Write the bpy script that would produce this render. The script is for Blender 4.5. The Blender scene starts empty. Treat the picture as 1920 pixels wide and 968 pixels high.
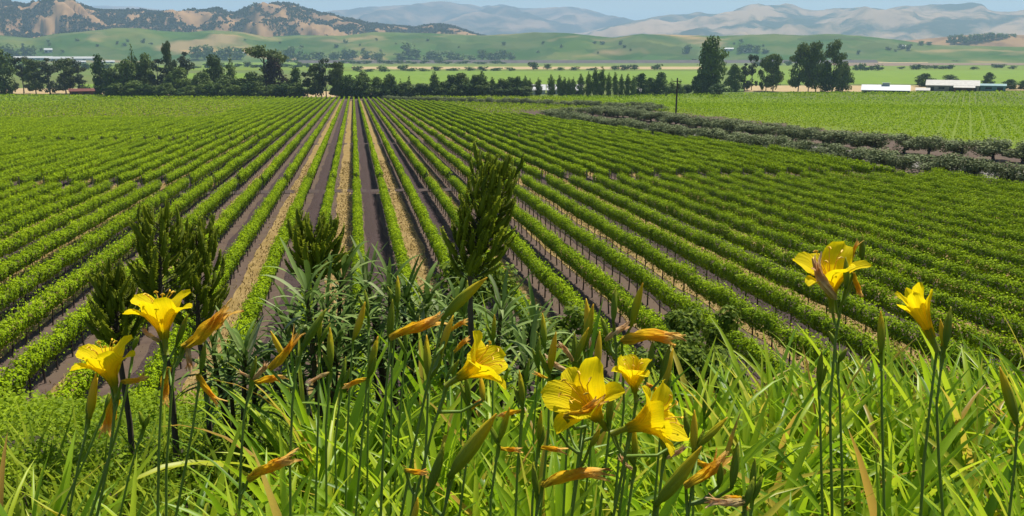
import bpy, math, random
import numpy as np
from mathutils import Vector, Matrix, noise as mnoise

random.seed(7)
RNG = np.random.default_rng(7)
sc = bpy.context.scene
col = sc.collection

# ------------------------------------------------------------------ camera
CAMZ = 23.4                       # metres above the valley floor (z = 0)
FPX, TH, AL = 1600.0, math.atan(384 / 1600.0), math.radians(10.33)
CAM = np.array([0.0, 0.0, CAMZ])
FH = np.array([math.sin(AL), math.cos(AL), 0.0])
RV = np.array([math.cos(AL), -math.sin(AL), 0.0])
UP = np.array([0.0, 0.0, 1.0])
FV = FH * math.cos(TH) - UP * math.sin(TH)
UV_ = FH * math.sin(TH) + UP * math.cos(TH)
cd = bpy.data.cameras.new('camera')
cam = bpy.data.objects.new('camera', cd)
col.objects.link(cam)
cd.sensor_width = 36.0
cd.lens = 36.0 * FPX / 1920.0
cd.clip_start, cd.clip_end = 0.05, 90000.0
cam.matrix_world = Matrix(((RV[0], UV_[0], -FV[0], 0), (RV[1], UV_[1], -FV[1], 0), (RV[2], UV_[2], -FV[2], CAMZ), (0, 0, 0, 1)))
sc.camera = cam

# ------------------------------------------------------------------ sky, sun, exposure
SUN_EL, SUN_AZ = math.radians(59), math.radians(46)     # azimuth from the row direction (+Y) towards +X
world = bpy.data.worlds.new('World'); sc.world = world
world.use_nodes = True
wn = world.node_tree; wn.nodes.clear()
sky = wn.nodes.new('ShaderNodeTexSky'); sky.sky_type = 'NISHITA'; sky.sun_disc = False
sky.sun_elevation = SUN_EL; sky.sun_rotation = SUN_AZ
sky.air_density = 1.0; sky.dust_density = 0.4; sky.ozone_density = 2.0
bg = wn.nodes.new('ShaderNodeBackground'); bg.inputs['Strength'].default_value = 0.065
wo = wn.nodes.new('ShaderNodeOutputWorld')
wn.links.new(sky.outputs[0], bg.inputs['Color']); wn.links.new(bg.outputs[0], wo.inputs['Surface'])
sl = bpy.data.lights.new('sun', 'SUN'); sl.energy = 5.0; sl.angle = math.radians(0.53); sl.color = (1.0, 0.95, 0.86)
sun = bpy.data.objects.new('sun', sl); col.objects.link(sun)
sv = Vector((math.sin(SUN_AZ) * math.cos(SUN_EL), math.cos(SUN_AZ) * math.cos(SUN_EL), math.sin(SUN_EL)))
sun.rotation_euler = sv.to_track_quat('Z', 'Y').to_euler(); sun.location = (30, 20, 80)
sc.view_settings.view_transform = 'Standard'; sc.view_settings.look = 'None'
sc.view_settings.exposure = 0.5; sc.view_settings.gamma = 1.0; sc.view_settings.use_curve_mapping = False
cy = sc.cycles
cy.max_bounces = 6; cy.diffuse_bounces = 3; cy.glossy_bounces = 2; cy.transmission_bounces = 3
cy.transparent_max_bounces = 4; cy.volume_bounces = 1; cy.caustics_reflective = False; cy.caustics_refractive = False
cy.use_denoising = True
sc.render.use_persistent_data = False

# ------------------------------------------------------------------ pixel helpers (photograph is 1920 x 968)
def ray(px, py): return FV + RV * ((px - 960) / FPX) + UV_ * ((484 - py) / FPX)
def at(px, py, depth): return CAM + ray(px, py) * depth
def onz(px, py, z=0.0):
    r = ray(px, py); return CAM + r * ((z - CAMZ) / r[2])
def proj(p):
    q = np.asarray(p, float) - CAM; d = q @ FV
    return 960 + FPX * (q @ RV) / d, 484 - FPX * (q @ UV_) / d, d
def horiz(px, dist, z=0.0):       # point at a horizontal distance in the direction of a pixel column
    r = ray(px, 100.0); h = r[:2] / np.linalg.norm(r[:2]); return np.array([h[0] * dist, h[1] * dist, z])

# ------------------------------------------------------------------ scene helpers
def tag(o, label=None, cat=None, group=None, kind=None):
    if label: o['label'] = label
    if cat: o['category'] = cat
    if group: o['group'] = group
    if kind: o['kind'] = kind
    return o
def root(name, loc, label, cat, group=None, rz=0.0):
    o = bpy.data.objects.new(name, None); col.objects.link(o); o.empty_display_size = 0.2
    o.location = tuple(loc); o.rotation_euler = (0, 0, rz)
    return tag(o, label, cat, group)
def inst(name, me, parent=None, loc=(0, 0, 0), rot=None, scale=None, mat=None):
    o = bpy.data.objects.new(name, me); col.objects.link(o)
    if parent is not None: o.parent = parent
    o.location = tuple(loc)
    if rot is not None: o.rotation_euler = rot
    if scale is not None: o.scale = scale
    return o
def mesh(name, V, F, mat=None, smooth=False, attr=None):
    me = bpy.data.meshes.new(name)
    V = np.asarray(V, np.float32).reshape(-1, 3)
    if isinstance(F, np.ndarray) and F.ndim == 2:
        n, k = F.shape
        me.vertices.add(len(V)); me.vertices.foreach_set('co', V.ravel())
        me.loops.add(n * k); me.loops.foreach_set('vertex_index', F.astype(np.int32).ravel())
        me.polygons.add(n); me.polygons.foreach_set('loop_start', np.arange(0, n * k, k, dtype=np.int32))
        me.update(calc_edges=True)
    else:
        me.from_pydata(V.tolist(), [], [list(f) for f in F]); me.update()
    if smooth: me.polygons.foreach_set('use_smooth', np.ones(len(me.polygons), bool))
    if attr is not None:
        a = me.attributes.new('rnd', 'FLOAT', 'FACE'); a.data.foreach_set('value', np.asarray(attr, np.float32))
    if mat is not None: me.materials.append(mat)
    return me
class MB:
    """collects simple solids into one mesh"""
    def __init__(s): s.v = []; s.f = []
    def add(s, V, F):
        b = len(s.v); s.v += [tuple(map(float, v)) for v in V]; s.f += [tuple(b + i for i in f) for f in F]
    def box(s, x0, x1, y0, y1, z0, z1):
        s.add([(x0, y0, z0), (x1, y0, z0), (x1, y1, z0), (x0, y1, z0), (x0, y0, z1), (x1, y0, z1), (x1, y1, z1), (x0, y1, z1)],
              [(0, 3, 2, 1), (4, 5, 6, 7), (0, 1, 5, 4), (1, 2, 6, 5), (2, 3, 7, 6), (3, 0, 4, 7)])
    def tube(s, pts, rad, n=6, cap=True):
        pts = [np.asarray(p, float) for p in pts]; rings = []
        ref = np.array([0.31, 0.77, 0.56])
        for i, p in enumerate(pts):
            d = pts[min(i + 1, len(pts) - 1)] - pts[max(i - 1, 0)]; d = d / (np.linalg.norm(d) + 1e-12)
            if abs(d @ ref) > 0.95: ref = np.array([0.9, -0.2, 0.4])
            a = np.cross(d, ref); a /= np.linalg.norm(a); b = np.cross(d, a)
            r = rad[i] if hasattr(rad, '__len__') else rad
            rings.append([p + r * (a * math.cos(2 * math.pi * k / n) + b * math.sin(2 * math.pi * k / n)) for k in range(n)])
        V = [v for r in rings for v in r]; F = []
        for i in range(len(pts) - 1):
            for k in range(n):
                F.append((i * n + k, i * n + (k + 1) % n, (i + 1) * n + (k + 1) % n, (i + 1) * n + k))
        if cap: F.append(tuple(range(n))); F.append(tuple((len(pts) - 1) * n + k for k in reversed(range(n))))
        s.add(V, F)
    def mesh(s, name, mat, smooth=False): return mesh(name, s.v, s.f, mat, smooth)
ONES = ['', 'first', 'second', 'third', 'fourth', 'fifth', 'sixth', 'seventh', 'eighth', 'ninth', 'tenth', 'eleventh', 'twelfth',
        'thirteenth', 'fourteenth', 'fifteenth', 'sixteenth', 'seventeenth', 'eighteenth', 'nineteenth']
TENS = {2: 'twent', 3: 'thirt', 4: 'fort', 5: 'fift', 6: 'sixt', 7: 'sevent', 8: 'eight', 9: 'ninet'}
def ordinal(n):
    if n < 20: return ONES[n]
    if n >= 100: return 'hundred' + ('th' if n == 100 else '-and-' + ordinal(n - 100))
    t, u = divmod(n, 10)
    return TENS[t] + ('ieth' if u == 0 else 'y-' + ONES[u])
def unit(a): return a / (np.linalg.norm(a, axis=-1, keepdims=True) + 1e-9)

# ------------------------------------------------------------------ materials
def nmat(name):
    m = bpy.data.materials.new(name); m.use_nodes = True
    nt = m.node_tree; nt.nodes.clear()
    out = nt.nodes.new('ShaderNodeOutputMaterial')
    return m, nt, out
def node(nt, typ, **kw):
    n = nt.nodes.new(typ)
    for k, v in kw.items():
        if k in n.inputs: n.inputs[k].default_value = v
        else: setattr(n, k, v)
    return n
def ramp(nt, fac, stops):
    r = nt.nodes.new('ShaderNodeValToRGB'); e = r.color_ramp.elements
    while len(e) < len(stops): e.new(0.5)
    for el, (p, c) in zip(e, stops): el.position = p; el.color = (*c, 1)
    nt.links.new(fac, r.inputs['Fac']); return r.outputs['Color']
def plain(name, c, rough=0.7, var=0.12, scale=6.0, bump=0.0, metal=0.0, spec=0.3):
    m, nt, out = nmat(name)
    p = node(nt, 'ShaderNodeBsdfPrincipled', Roughness=rough, Metallic=metal); p.inputs['Specular IOR Level'].default_value = spec
    tc = node(nt, 'ShaderNodeTexCoord'); nz = node(nt, 'ShaderNodeTexNoise', Scale=scale, Detail=5.0)
    nt.links.new(tc.outputs['Object'], nz.inputs['Vector'])
    cc = ramp(nt, nz.outputs['Fac'], [(0.3, tuple(x * (1 - var) for x in c)), (0.7, tuple(min(1, x * (1 + var)) for x in c))])
    nt.links.new(cc, p.inputs['Base Color'])
    if bump:
        b = node(nt, 'ShaderNodeBump', Strength=bump, Distance=0.02); nt.links.new(nz.outputs['Fac'], b.inputs['Height'])
        nt.links.new(b.outputs[0], p.inputs['Normal'])
    nt.links.new(p.outputs[0], out.inputs['Surface']); return m
def foliage(name, dark, light, trans=0.35, tcol=None, rough=0.6, objvar=0.0, spec=0.08):
    """leaf faces: colour varies from leaf to leaf (face attribute) and a little from plant to plant"""
    m, nt, out = nmat(name)
    a = node(nt, 'ShaderNodeAttribute', attribute_name='rnd')
    fac = a.outputs['Fac']
    if objvar:
        oi = node(nt, 'ShaderNodeObjectInfo')
        mm = node(nt, 'ShaderNodeMath', operation='MULTIPLY_ADD'); mm.inputs[1].default_value = objvar
        nt.links.new(oi.outputs['Random'], mm.inputs[0])
        m2 = node(nt, 'ShaderNodeMath', operation='MULTIPLY'); m2.inputs[1].default_value = 1 - objvar
        nt.links.new(fac, m2.inputs[0]); nt.links.new(m2.outputs[0], mm.inputs[2]); fac = mm.outputs[0]
    c = ramp(nt, fac, [(0.0, dark), (1.0, light)])
    p = node(nt, 'ShaderNodeBsdfPrincipled', Roughness=rough); p.inputs['Specular IOR Level'].default_value = spec
    nt.links.new(c, p.inputs['Base Color'])
    t = node(nt, 'ShaderNodeBsdfTranslucent')
    if tcol: t.inputs['Color'].default_value = (*tcol, 1)
    else: nt.links.new(c, t.inputs['Color'])
    mx = node(nt, 'ShaderNodeMixShader', Fac=trans)
    nt.links.new(p.outputs[0], mx.inputs[1]); nt.links.new(t.outputs[0], mx.inputs[2])
    nt.links.new(mx.outputs[0], out.inputs['Surface']); return m
def soil(name, stops, scale, bump=0.5, dist=0.05, stretch=(1, 1, 1), second=None):
    m, nt, out = nmat(name)
    p = node(nt, 'ShaderNodeBsdfPrincipled', Roughness=0.95); p.inputs['Specular IOR Level'].default_value = 0.1
    tc = node(nt, 'ShaderNodeTexCoord'); mp = node(nt, 'ShaderNodeMapping'); mp.inputs['Scale'].default_value = stretch
    nt.links.new(tc.outputs['Object'], mp.inputs['Vector'])
    n1 = node(nt, 'ShaderNodeTexNoise', Scale=scale, Detail=8.0, Roughness=0.7); nt.links.new(mp.outputs[0], n1.inputs['Vector'])
    c = ramp(nt, n1.outputs['Fac'], stops)
    if second:
        n2 = node(nt, 'ShaderNodeTexNoise', Scale=second[0], Detail=3.0); nt.links.new(tc.outputs['Object'], n2.inputs['Vector'])
        f = ramp(nt, n2.outputs['Fac'], [(0.42, (0, 0, 0)), (0.62, (1, 1, 1))])
        mx = node(nt, 'ShaderNodeMixRGB'); nt.links.new(f, mx.inputs[0]); nt.links.new(c, mx.inputs[1]); mx.inputs[2].default_value = (*second[1], 1)
        c = mx.outputs[0]
    nt.links.new(c, p.inputs['Base Color'])
    b = node(nt, 'ShaderNodeBump', Strength=bump, Distance=dist); nt.links.new(n1.outputs['Fac'], b.inputs['Height'])
    nt.links.new(b.outputs[0], p.inputs['Normal'])
    nt.links.new(p.outputs[0], out.inputs['Surface']); return m

M = {}
M['ground'] = soil('valley soil', [(0.3, (0.074, 0.050, 0.038)), (0.7, (0.14, 0.098, 0.074))], 1.3, second=(0.3, (0.12, 0.085, 0.058)))
M['valley'] = soil('valley grass', [(0.3, (0.09, 0.13, 0.025)), (0.7, (0.16, 0.17, 0.05))], 0.03, second=(0.006, (0.12, 0.17, 0.035)))
M['bank'] = soil('bank earth', [(0.3, (0.05, 0.042, 0.028)), (0.7, (0.10, 0.085, 0.05))], 9.0)
M['straw'] = soil('mown straw', [(0.28, (0.17, 0.11, 0.04)), (0.5, (0.31, 0.215, 0.085)), (0.75, (0.40, 0.295, 0.125))], 7.0, 0.8, 0.06, (1, 0.35, 1), second=(0.7, (0.24, 0.165, 0.055)))
M['tilled'] = soil('tilled soil', [(0.3, (0.040, 0.026, 0.025)), (0.7, (0.098, 0.068, 0.062))], 6.0, 1.0, 0.08, second=(0.35, (0.065, 0.045, 0.040)))
M['track'] = soil('track earth', [(0.3, (0.058, 0.042, 0.036)), (0.7, (0.10, 0.074, 0.062))], 5.0)
M['gravel'] = soil('gravel road', [(0.3, (0.15, 0.135, 0.115)), (0.7, (0.22, 0.20, 0.17))], 8.0)
M['dryfield'] = soil('dry grass field', [(0.3, (0.34, 0.24, 0.12)), (0.7, (0.48, 0.36, 0.19))], 0.15)
M['greenfield'] = soil('green field', [(0.3, (0.12, 0.20, 0.018)), (0.7, (0.18, 0.26, 0.03))], 0.08, stretch=(1, 0.25, 1))
M['darkfield'] = soil('dark green field', [(0.3, (0.12, 0.18, 0.014)), (0.7, (0.17, 0.22, 0.024))], 0.06)
M['brownfield'] = soil('ploughed field', [(0.3, (0.16, 0.105, 0.07)), (0.7, (0.27, 0.19, 0.13))], 0.08)
M['greyfield'] = soil('grey embankment', [(0.3, (0.11, 0.09, 0.09)), (0.7, (0.17, 0.145, 0.14))], 0.05)
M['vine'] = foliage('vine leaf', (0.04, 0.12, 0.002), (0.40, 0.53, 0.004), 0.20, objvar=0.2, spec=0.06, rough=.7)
M['farvine'] = foliage('far vine leaf', (0.14, 0.25, 0.002), (0.37, 0.49, 0.004), 0.30, spec=0.05, rough=.7)
M['bark'] = plain('vine bark', (0.045, 0.03, 0.022), 0.9, 0.3, 20)
M['post'] = plain('weathered post', (0.16, 0.13, 0.10), 0.9, 0.25, 8)
M['treebark'] = plain('tree bark', (0.10, 0.085, 0.07), 0.9, 0.3, 0.8)
M['olive'] = foliage('olive leaf', (0.08, 0.105, 0.032), (0.27, 0.31, 0.13), 0.15, objvar=0.25, spec=.12, rough=.7)
M['euca'] = foliage('eucalyptus leaf', (0.034, 0.058, 0.014), (0.19, 0.24, 0.06), 0.15, objvar=0.3)
M['darkleaf'] = foliage('dark tree leaf', (0.036, 0.066, 0.013), (0.18, 0.25, 0.045), 0.15, objvar=0.35)
M['greyleaf'] = foliage('grey green tree leaf', (0.035, 0.05, 0.026), (0.09, 0.11, 0.055), 0.2, objvar=0.2)
M['midleaf'] = foliage('mid green tree leaf', (0.025, 0.055, 0.012), (0.09, 0.15, 0.03), 0.2, objvar=0.3)
M['brownleaf'] = foliage('brownish tree leaf', (0.04, 0.03, 0.02), (0.10, 0.07, 0.045), 0.15)

# ------------------------------------------------------------------ terrain
SLOPE, H0 = 0.0269, 11.4
BT = [-60, 0, 1, 2.5, 4, 7, 10, 21, 24, 60]
BZ = [-0.9, -1.15, -1.2, -1.45, -2.0, -3.3, -5.0, -12.3, -13.8, -40]
def plane_z(y): return np.maximum(CAMZ - H0 - SLOPE * np.asarray(y, float), 0.0)
def terrain(x, y):
    t = np.asarray(x, float) * FH[0] + np.asarray(y, float) * FH[1]
    b = CAMZ + np.interp(t, BT, BZ)
    g = np.clip((np.hypot(x, y) - 320) / 100, 0, 1) * np.clip((np.asarray(x, float) - 95) / 40, 0, 1)     # the right-hand field levels out sooner
    p = np.where(t > 12, plane_z(np.maximum(y, 0)) * (1 - g), -50)
    k = 0.25; d = b - p
    return np.where(np.abs(d) < 2, p + 0.5 * (d + np.sqrt(d * d + k)), np.maximum(b, p))
def tz(x, y): return float(terrain(x, y))

def build_ground():
    rad = np.concatenate([np.linspace(0.4, 6, 30), np.geomspace(6.4, 40, 50), np.geomspace(42, 600, 60), np.geomspace(640, 26000, 34)])
    az = np.concatenate([np.linspace(-45, 65, 150), np.linspace(68, 312, 62)])
    a = np.radians(az); nr, na = len(rad), len(a)
    X = rad[:, None] * np.sin(a)[None]; Y = rad[:, None] * np.cos(a)[None]
    Z = terrain(X, Y)
    t = X * FH[0] + Y * FH[1]
    V = np.stack([X, Y, Z], -1).reshape(-1, 3)
    i = np.arange(nr - 1)[:, None] * na; j = np.arange(na)[None]; j2 = (j + 1) % na
    F = np.stack([i + j, i + j2, i + na + j2, i + na + j], -1).reshape(-1, 4)[:, ::-1]
    me = mesh('ground', V, F, M['bank'], True)
    me.materials.append(M['ground']); me.materials.append(M['valley']); me.materials.append(M['darkfield'])
    tc = t[:-1]; yy = Y[:-1]; rr = np.hypot(X[:-1], Y[:-1])
    idx = np.where(tc < 19, 0, np.where((rr < 470), np.where(X[:-1] > 98, 3, 1), 2)).ravel()
    me.polygons.foreach_set('material_index', idx.astype(np.int32))
    tag(inst('ground', me), kind='structure')
build_ground()

def sheet(name, pts, mat, lift, nx=1):
    """a thin ground sheet through four corner points (counter-clockwise), cut into strips so it follows the terrain"""
    p = [np.array(q[:2], float) for q in pts]; V = []; F = []
    for i in range(nx + 1):
        s = i / nx
        for q in (p[0] * (1 - s) + p[3] * s, p[1] * (1 - s) + p[2] * s): V.append((q[0], q[1], tz(*q) + lift))
    for i in range(nx): F.append((2 * i, 2 * i + 1, 2 * i + 3, 2 * i + 2))
    return tag(inst(name, mesh(name, V, F, mat)), kind='structure')

# ------------------------------------------------------------------ vineyard floor
ROWX0, DX = -0.1, 2.4
def rowx(k): return ROWX0 + DX * k
def olive_x(y): return float(np.interp(y, [40, 74, 100, 141, 182, 224, 260], [69, 65.6, 62.5, 58.5, 55.5, 52.5, 50]))
_e = [onz(q, w) for q, w in ((-150, 180.2), (0, 181), (150, 182), (300, 183.5), (450, 185), (600, 186.3), (700, 187))]
END_X = [float(p[0]) for p in _e]; END_Y = [float(p[1]) for p in _e]
def end_y(x):
    if x < 14: return float(np.interp(x, END_X, END_Y))
    return float(np.interp(x, [14, 23, 52, 69, 82, 96], [428, 396, 353, 326, 293, 258]))
def foot_y(x): return (23.6 - x * FH[0]) / FH[1]
def track_y(b, x): return [0, 88.3, 153.0, 240.0][b] - 0.11 * x
def seg_range(k, b):
    """start and end (y) of row k inside block b (0 nearest .. 3 farthest), or None"""
    x = rowx(k)
    y0 = foot_y(x) if b == 0 else track_y(b, x) + 1.6
    y1 = track_y(b + 1, x) - 1.6 if b < 3 else end_y(x) - 2
    if x > 46:                       # the right-hand rows stop at the olive hedge
        ys = [y for y in np.arange(y0, y1, 1.0) if (x < olive_x(y) - 4.0 if y < 226 else (x < 46 or y > 262))]
        if len(ys) < 4: return None
        y0, y1 = ys[0], ys[-1]
    return (y0, y1) if y1 - y0 > 5 else None
def in_view(x, y, z, mx=110):
    u, v, d = proj((x, y, z)); return d > 1 and -mx < u < 1920 + mx and v < 1010
def strip(name, xc, w, y0, y1, mat, lift, seed):
    """long ground strip between two rows, with ragged edges"""
    n = 220; ys = y0 + (y1 - y0) * np.linspace(0, 1, n) ** 1.7; rng = np.random.default_rng(seed + 500); V = []
    e = rng.normal(0, 1, (n, 2)); e = .6 * e + .4 * np.roll(e, 1, 0); wob = .06 * np.sin(ys * .35 + seed)
    for i, y in enumerate(ys):
        z = tz(xc, y) + lift
        V += [(xc - w + .085 * e[i, 0] + wob[i], y, z), (xc, y, z + .03), (xc + w + .085 * e[i, 1] + wob[i], y, z)]
    F = []
    for i in range(n - 1): F += [(3 * i, 3 * i + 1, 3 * i + 4, 3 * i + 3), (3 * i + 1, 3 * i + 2, 3 * i + 5, 3 * i + 4)]
    return tag(inst(name, mesh(name, V, F, mat)), kind='structure')
for k in range(-46, 36):
    xc = rowx(k) + DX / 2
    ye = end_y(xc) - 3; y0 = foot_y(xc) - 2
    if xc > 50:
        ye = next((y for y in np.arange(y0, 226, 2) if xc > olive_x(y) - 5), 226)
    elif xc > 40: ye = min(ye, 224)
    for y in np.arange(y0, ye, 3.0):
        if in_view(xc, y, plane_z(y)): y0 = max(y0, y - 6); break
    else: continue
    straw = (k % 2 != 0)
    w = 0.72 if straw else 0.68
    pts = [(xc - w, y0), (xc + w, y0), (xc + w, ye), (xc - w, ye)]
    strip('straw_strip' if straw else 'tilled_strip', xc, w, y0, ye, M['straw' if straw else 'tilled'], 0.03, k)
for b in (1, 2, 3):
    xs = (-150, 46); 
    sheet('cross_track', [(xs[0], track_y(b, xs[0]) - 1.3), (xs[0], track_y(b, xs[0]) + 1.3), (xs[1], track_y(b, xs[1]) + 1.3), (xs[1], track_y(b, xs[1]) - 1.3)][::-1], M['track'], 0.05, 30)

# ------------------------------------------------------------------ leaf clouds
def leaf_quads(C, N, size, rng, bend=0.18, aspect=0.85):
    """diamond leaf faces, a little folded; C centres, N normals"""
    n = len(C); N = unit(N)
    r = rng.normal(size=(n, 3)); u = unit(np.cross(N, r)); v = np.cross(N, u)
    s = (np.asarray(size) * rng.uniform(0.65, 1.3, n))[:, None] * 0.5
    V = np.stack([C - u * s, C - v * s * aspect - N * s * bend, C + u * s, C + v * s * aspect - N * s * bend], 1).reshape(-1, 3)
    F = np.arange(n * 4).reshape(n, 4)
    return V, F
def vine_mesh(L, n, size, seed, hw=0.40, hh=0.44, zc=1.15):
    rng = np.random.default_rng(seed)
    y = rng.uniform(0, L, n)
    ph = rng.uniform(0, 6.28, 6)
    lump = 1 + 0.16 * np.sin(y * 4.5 + ph[0]) + 0.12 * np.sin(y * 7.9 + ph[1])
    top = 1 + 0.12 * np.sin(y * 5.3 + ph[2]) + 0.10 * np.sin(y * 9.1 + ph[3])
    a = rng.uniform(0, 2 * math.pi, n); r = rng.uniform(0.25, 1, n) ** 0.45
    ca, sa = np.cos(a), np.sin(a)
    e = (np.abs(ca) ** 3 + np.abs(sa) ** 3) ** (-1 / 3)
    x = ca * e * r * hw * lump; z = zc + sa * e * r * hh * np.where(sa > 0, top, 1)
    sh = rng.random(n) < 0.04
    z = np.where(sh, zc + hh + rng.uniform(0.0, 0.20, n), z); x = np.where(sh, x * 0.7, x)
    low = rng.random(n) < 0.025
    z = np.where(low, zc - hh - rng.uniform(0, 0.25, n), z)
    x = x * np.clip(.62 + .62 * (z - (zc - hh)) / (2 * hh), .5, 1.25)      # shoots sprawl over the fruit zone
    C = np.stack([x, y, z], 1)
    N = np.stack([ca * 1.0, rng.normal(0, .2, n), sa * 0.9 + 0.15], 1) + rng.normal(0, 0.33, (n, 3))
    V, F = leaf_quads(C, N, size, rng)
    shade = np.clip(0.08 + 0.62 * rng.random(n) ** 1.2 + np.where(sh, 0.3, 0) + .25 * np.clip((z - zc) / hh, 0, 1), 0, 1)  # lit tops and dark lower sides painted into leaf colour; young shoots paler
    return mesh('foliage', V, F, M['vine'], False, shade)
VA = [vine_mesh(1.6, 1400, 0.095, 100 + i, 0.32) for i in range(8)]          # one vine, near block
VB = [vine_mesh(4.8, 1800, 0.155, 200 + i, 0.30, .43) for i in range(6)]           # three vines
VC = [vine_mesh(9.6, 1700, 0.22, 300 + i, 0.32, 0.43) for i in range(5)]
def trunk_mesh(seed):
    rg = random.Random(seed); m = MB(); x = rg.uniform(-.05, .05); y = rg.uniform(-.08, .08)
    m.tube([(0, 0, -0.05), (x * .6, y * .5, 0.3), (x, y, 0.6), (x * .5, y * 1.6, 0.9)], [0.048, 0.036, 0.032, 0.026], 6)
    m.tube([(x * .4, y - .02, 0.82), (0, y + .35, 0.95), (0, y + .7, 0.97)], [0.022, 0.018, 0.012], 5)
    m.tube([(x * .4, y - .02, 0.82), (0, y - .35, 0.95), (0, y - .7, 0.97)], [0.022, 0.018, 0.012], 5)
    return m.mesh('trunk', M['bark'], True)
TR = [trunk_mesh(i) for i in range(6)]
def trunks_mesh(L, step, seed):
    rg = random.Random(seed); m = MB(); y = step / 2
    while y < L:
        m.tube([(rg.uniform(-.04, .04), y, -0.05), (0, y + rg.uniform(-.1, .1), 0.9)], [0.05, 0.03], 4, False); y += step
    return m.mesh('trunks', M['bark'])
TB = [trunks_mesh(4.8, 1.6, i) for i in range(3)]
def post_mesh():
    m = MB(); m.tube([(0, 0, -0.1), (0, 0, 1.75)], [0.045, 0.04], 6)
    return m.mesh('trellis_post', M['post'])
PM = post_mesh()
TILT = (-math.atan(SLOPE), 0, 0)
BLK = ['in the nearest block', 'in the second nearest block', 'in the third nearest block', 'in the farthest block']
def row_label(k, b):
    side = 'right' if k >= 0 else 'left'; n = k + 1 if k >= 0 else -k
    return f'{ordinal(n)} vine row {side} of the central straw strip, {BLK[b]}'
nrows = 0
for b in range(4):
    for k in range(-85, 36):
        if b == 3 and not -16 <= k <= 15: continue
        sg = seg_range(k, b)
        if not sg: continue
        x = rowx(k); y0, y1 = sg; step = (1.6, 4.8, 9.6, 9.6)[b]
        ys = [y for y in np.arange(y0, y1 - step * 0.4, step) if in_view(x, y + step / 2, float(plane_z(y)) + 1, (120, 80, 60, 40)[b])]
        if len(ys) < 2: continue
        rt = root('vine_row', (x, ys[0], float(plane_z(ys[0]))), row_label(k, b), 'vine row', 'rows of grapevines'); nrows += 1
        rg = random.Random(k * 10 + b)
        for i, y in enumerate(ys):
            p = (0, y - ys[0], float(plane_z(y)) - float(plane_z(ys[0])))
            if b == 0:
                sc_ = rg.uniform(0.93, 1.08)
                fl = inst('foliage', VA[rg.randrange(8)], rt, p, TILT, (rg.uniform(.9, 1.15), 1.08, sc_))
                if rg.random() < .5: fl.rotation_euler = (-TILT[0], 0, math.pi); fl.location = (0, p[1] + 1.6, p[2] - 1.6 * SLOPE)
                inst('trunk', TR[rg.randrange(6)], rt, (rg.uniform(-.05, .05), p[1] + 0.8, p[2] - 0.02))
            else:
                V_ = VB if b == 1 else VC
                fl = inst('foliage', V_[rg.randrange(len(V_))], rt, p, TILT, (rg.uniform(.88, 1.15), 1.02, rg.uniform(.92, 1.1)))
                if b == 1: tag(inst('trunks', TB[rg.randrange(3)], rt, p, TILT), kind='stuff')
        for yy in ((ys[0] - .25, ys[-1] + step + .25) if b else (ys[-1] + step + .25,)):
            inst('trellis_post', PM, rt, (0, yy - ys[0], float(plane_z(yy)) - float(plane_z(ys[0]))))
print('vine rows', nrows)

def row_cloud(name, segs, label, wd=.75):
    """far vine rows that merge into one mass; segs = (x0,y0,x1,y1) ground lines"""
    rng = np.random.default_rng(len(segs)); CC = []; NN = []; SS = []
    for x0, y0, x1, y1 in segs:
        L = math.hypot(x1 - x0, y1 - y0); d = math.hypot((x0 + x1) / 2, (y0 + y1) / 2)
        size = max(0.30, d * 0.0015); n = int(L * 1.0 / size ** 2) + 2
        t = rng.random(n); x = x0 + (x1 - x0) * t; y = y0 + (y1 - y0) * t
        px, py = -(y1 - y0) / L, (x1 - x0) / L
        o = rng.uniform(-1, 1, n); z = 0.6 + rng.random(n) ** .6 * 1.1
        CC.append(np.stack([x + px * o * wd, y + py * o * wd, terrain(x, y) + z], 1)); SS.append(np.full(n, size))
        NN.append(np.stack([px * o, py * o, np.full(n, .7)], 1) + rng.normal(0, .45, (n, 3)))
    C = np.concatenate(CC); V, F = leaf_quads(C, np.concatenate(NN), np.concatenate(SS), rng)
    me = mesh(name, V, F, M['farvine'], False, rng.random(len(C)))
    return tag(inst(name, me), label, 'vineyard', None, 'stuff')
segs = []
for k in range(-130, 36):
    if -16 <= k <= 15: continue
    sg = seg_range(k, 3)
    if not sg: continue
    x = rowx(k)
    for y in np.arange(sg[0], sg[1], 12):
        if in_view(x, y + 6, float(plane_z(y)), 60): segs.append((x, y, x, min(y + 12, sg[1])))
row_cloud('distant_vine_rows', segs, 'far rows of vines merging into a green mass before the tree line')
# the vineyard beyond the olive hedge, its rows running another way
segs = []; A2 = math.radians(38); d2 = np.array([math.sin(A2), math.cos(A2)]); n2 = np.array([math.cos(A2), -math.sin(A2)])
for k in range(-260, 160):
    for s in np.arange(0, 760, 14.0):
        q = n2 * (k * 2.6) + d2 * s; q2 = q + d2 * 14
        x, y = q
        lim = float(np.interp(y, [60, 100, 118, 250, 262, 300, 330, 360, 400, 440], [99, 92, 84, 82, 100, 90, 78, 60, 32, 24])) + 4
        if x < lim or (abs(y - (395 + .06 * x)) < 2.5): continue
        if y < 100 - (x - 90) * .3 and y < 60: continue
        u_, v_, d_ = proj((x, y, tz(x, y)))
        if -40 < u_ < 1960 and v_ > np.interp(u_, [1000, 1300, 1500, 1920], [186, 181, 177.8, 176.0]): segs.append((x, y, q2[0], q2[1]))
row_cloud('distant_vine_rows', segs, 'bright green vineyard mass beyond the olive hedges on the right', 1.1)
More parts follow.
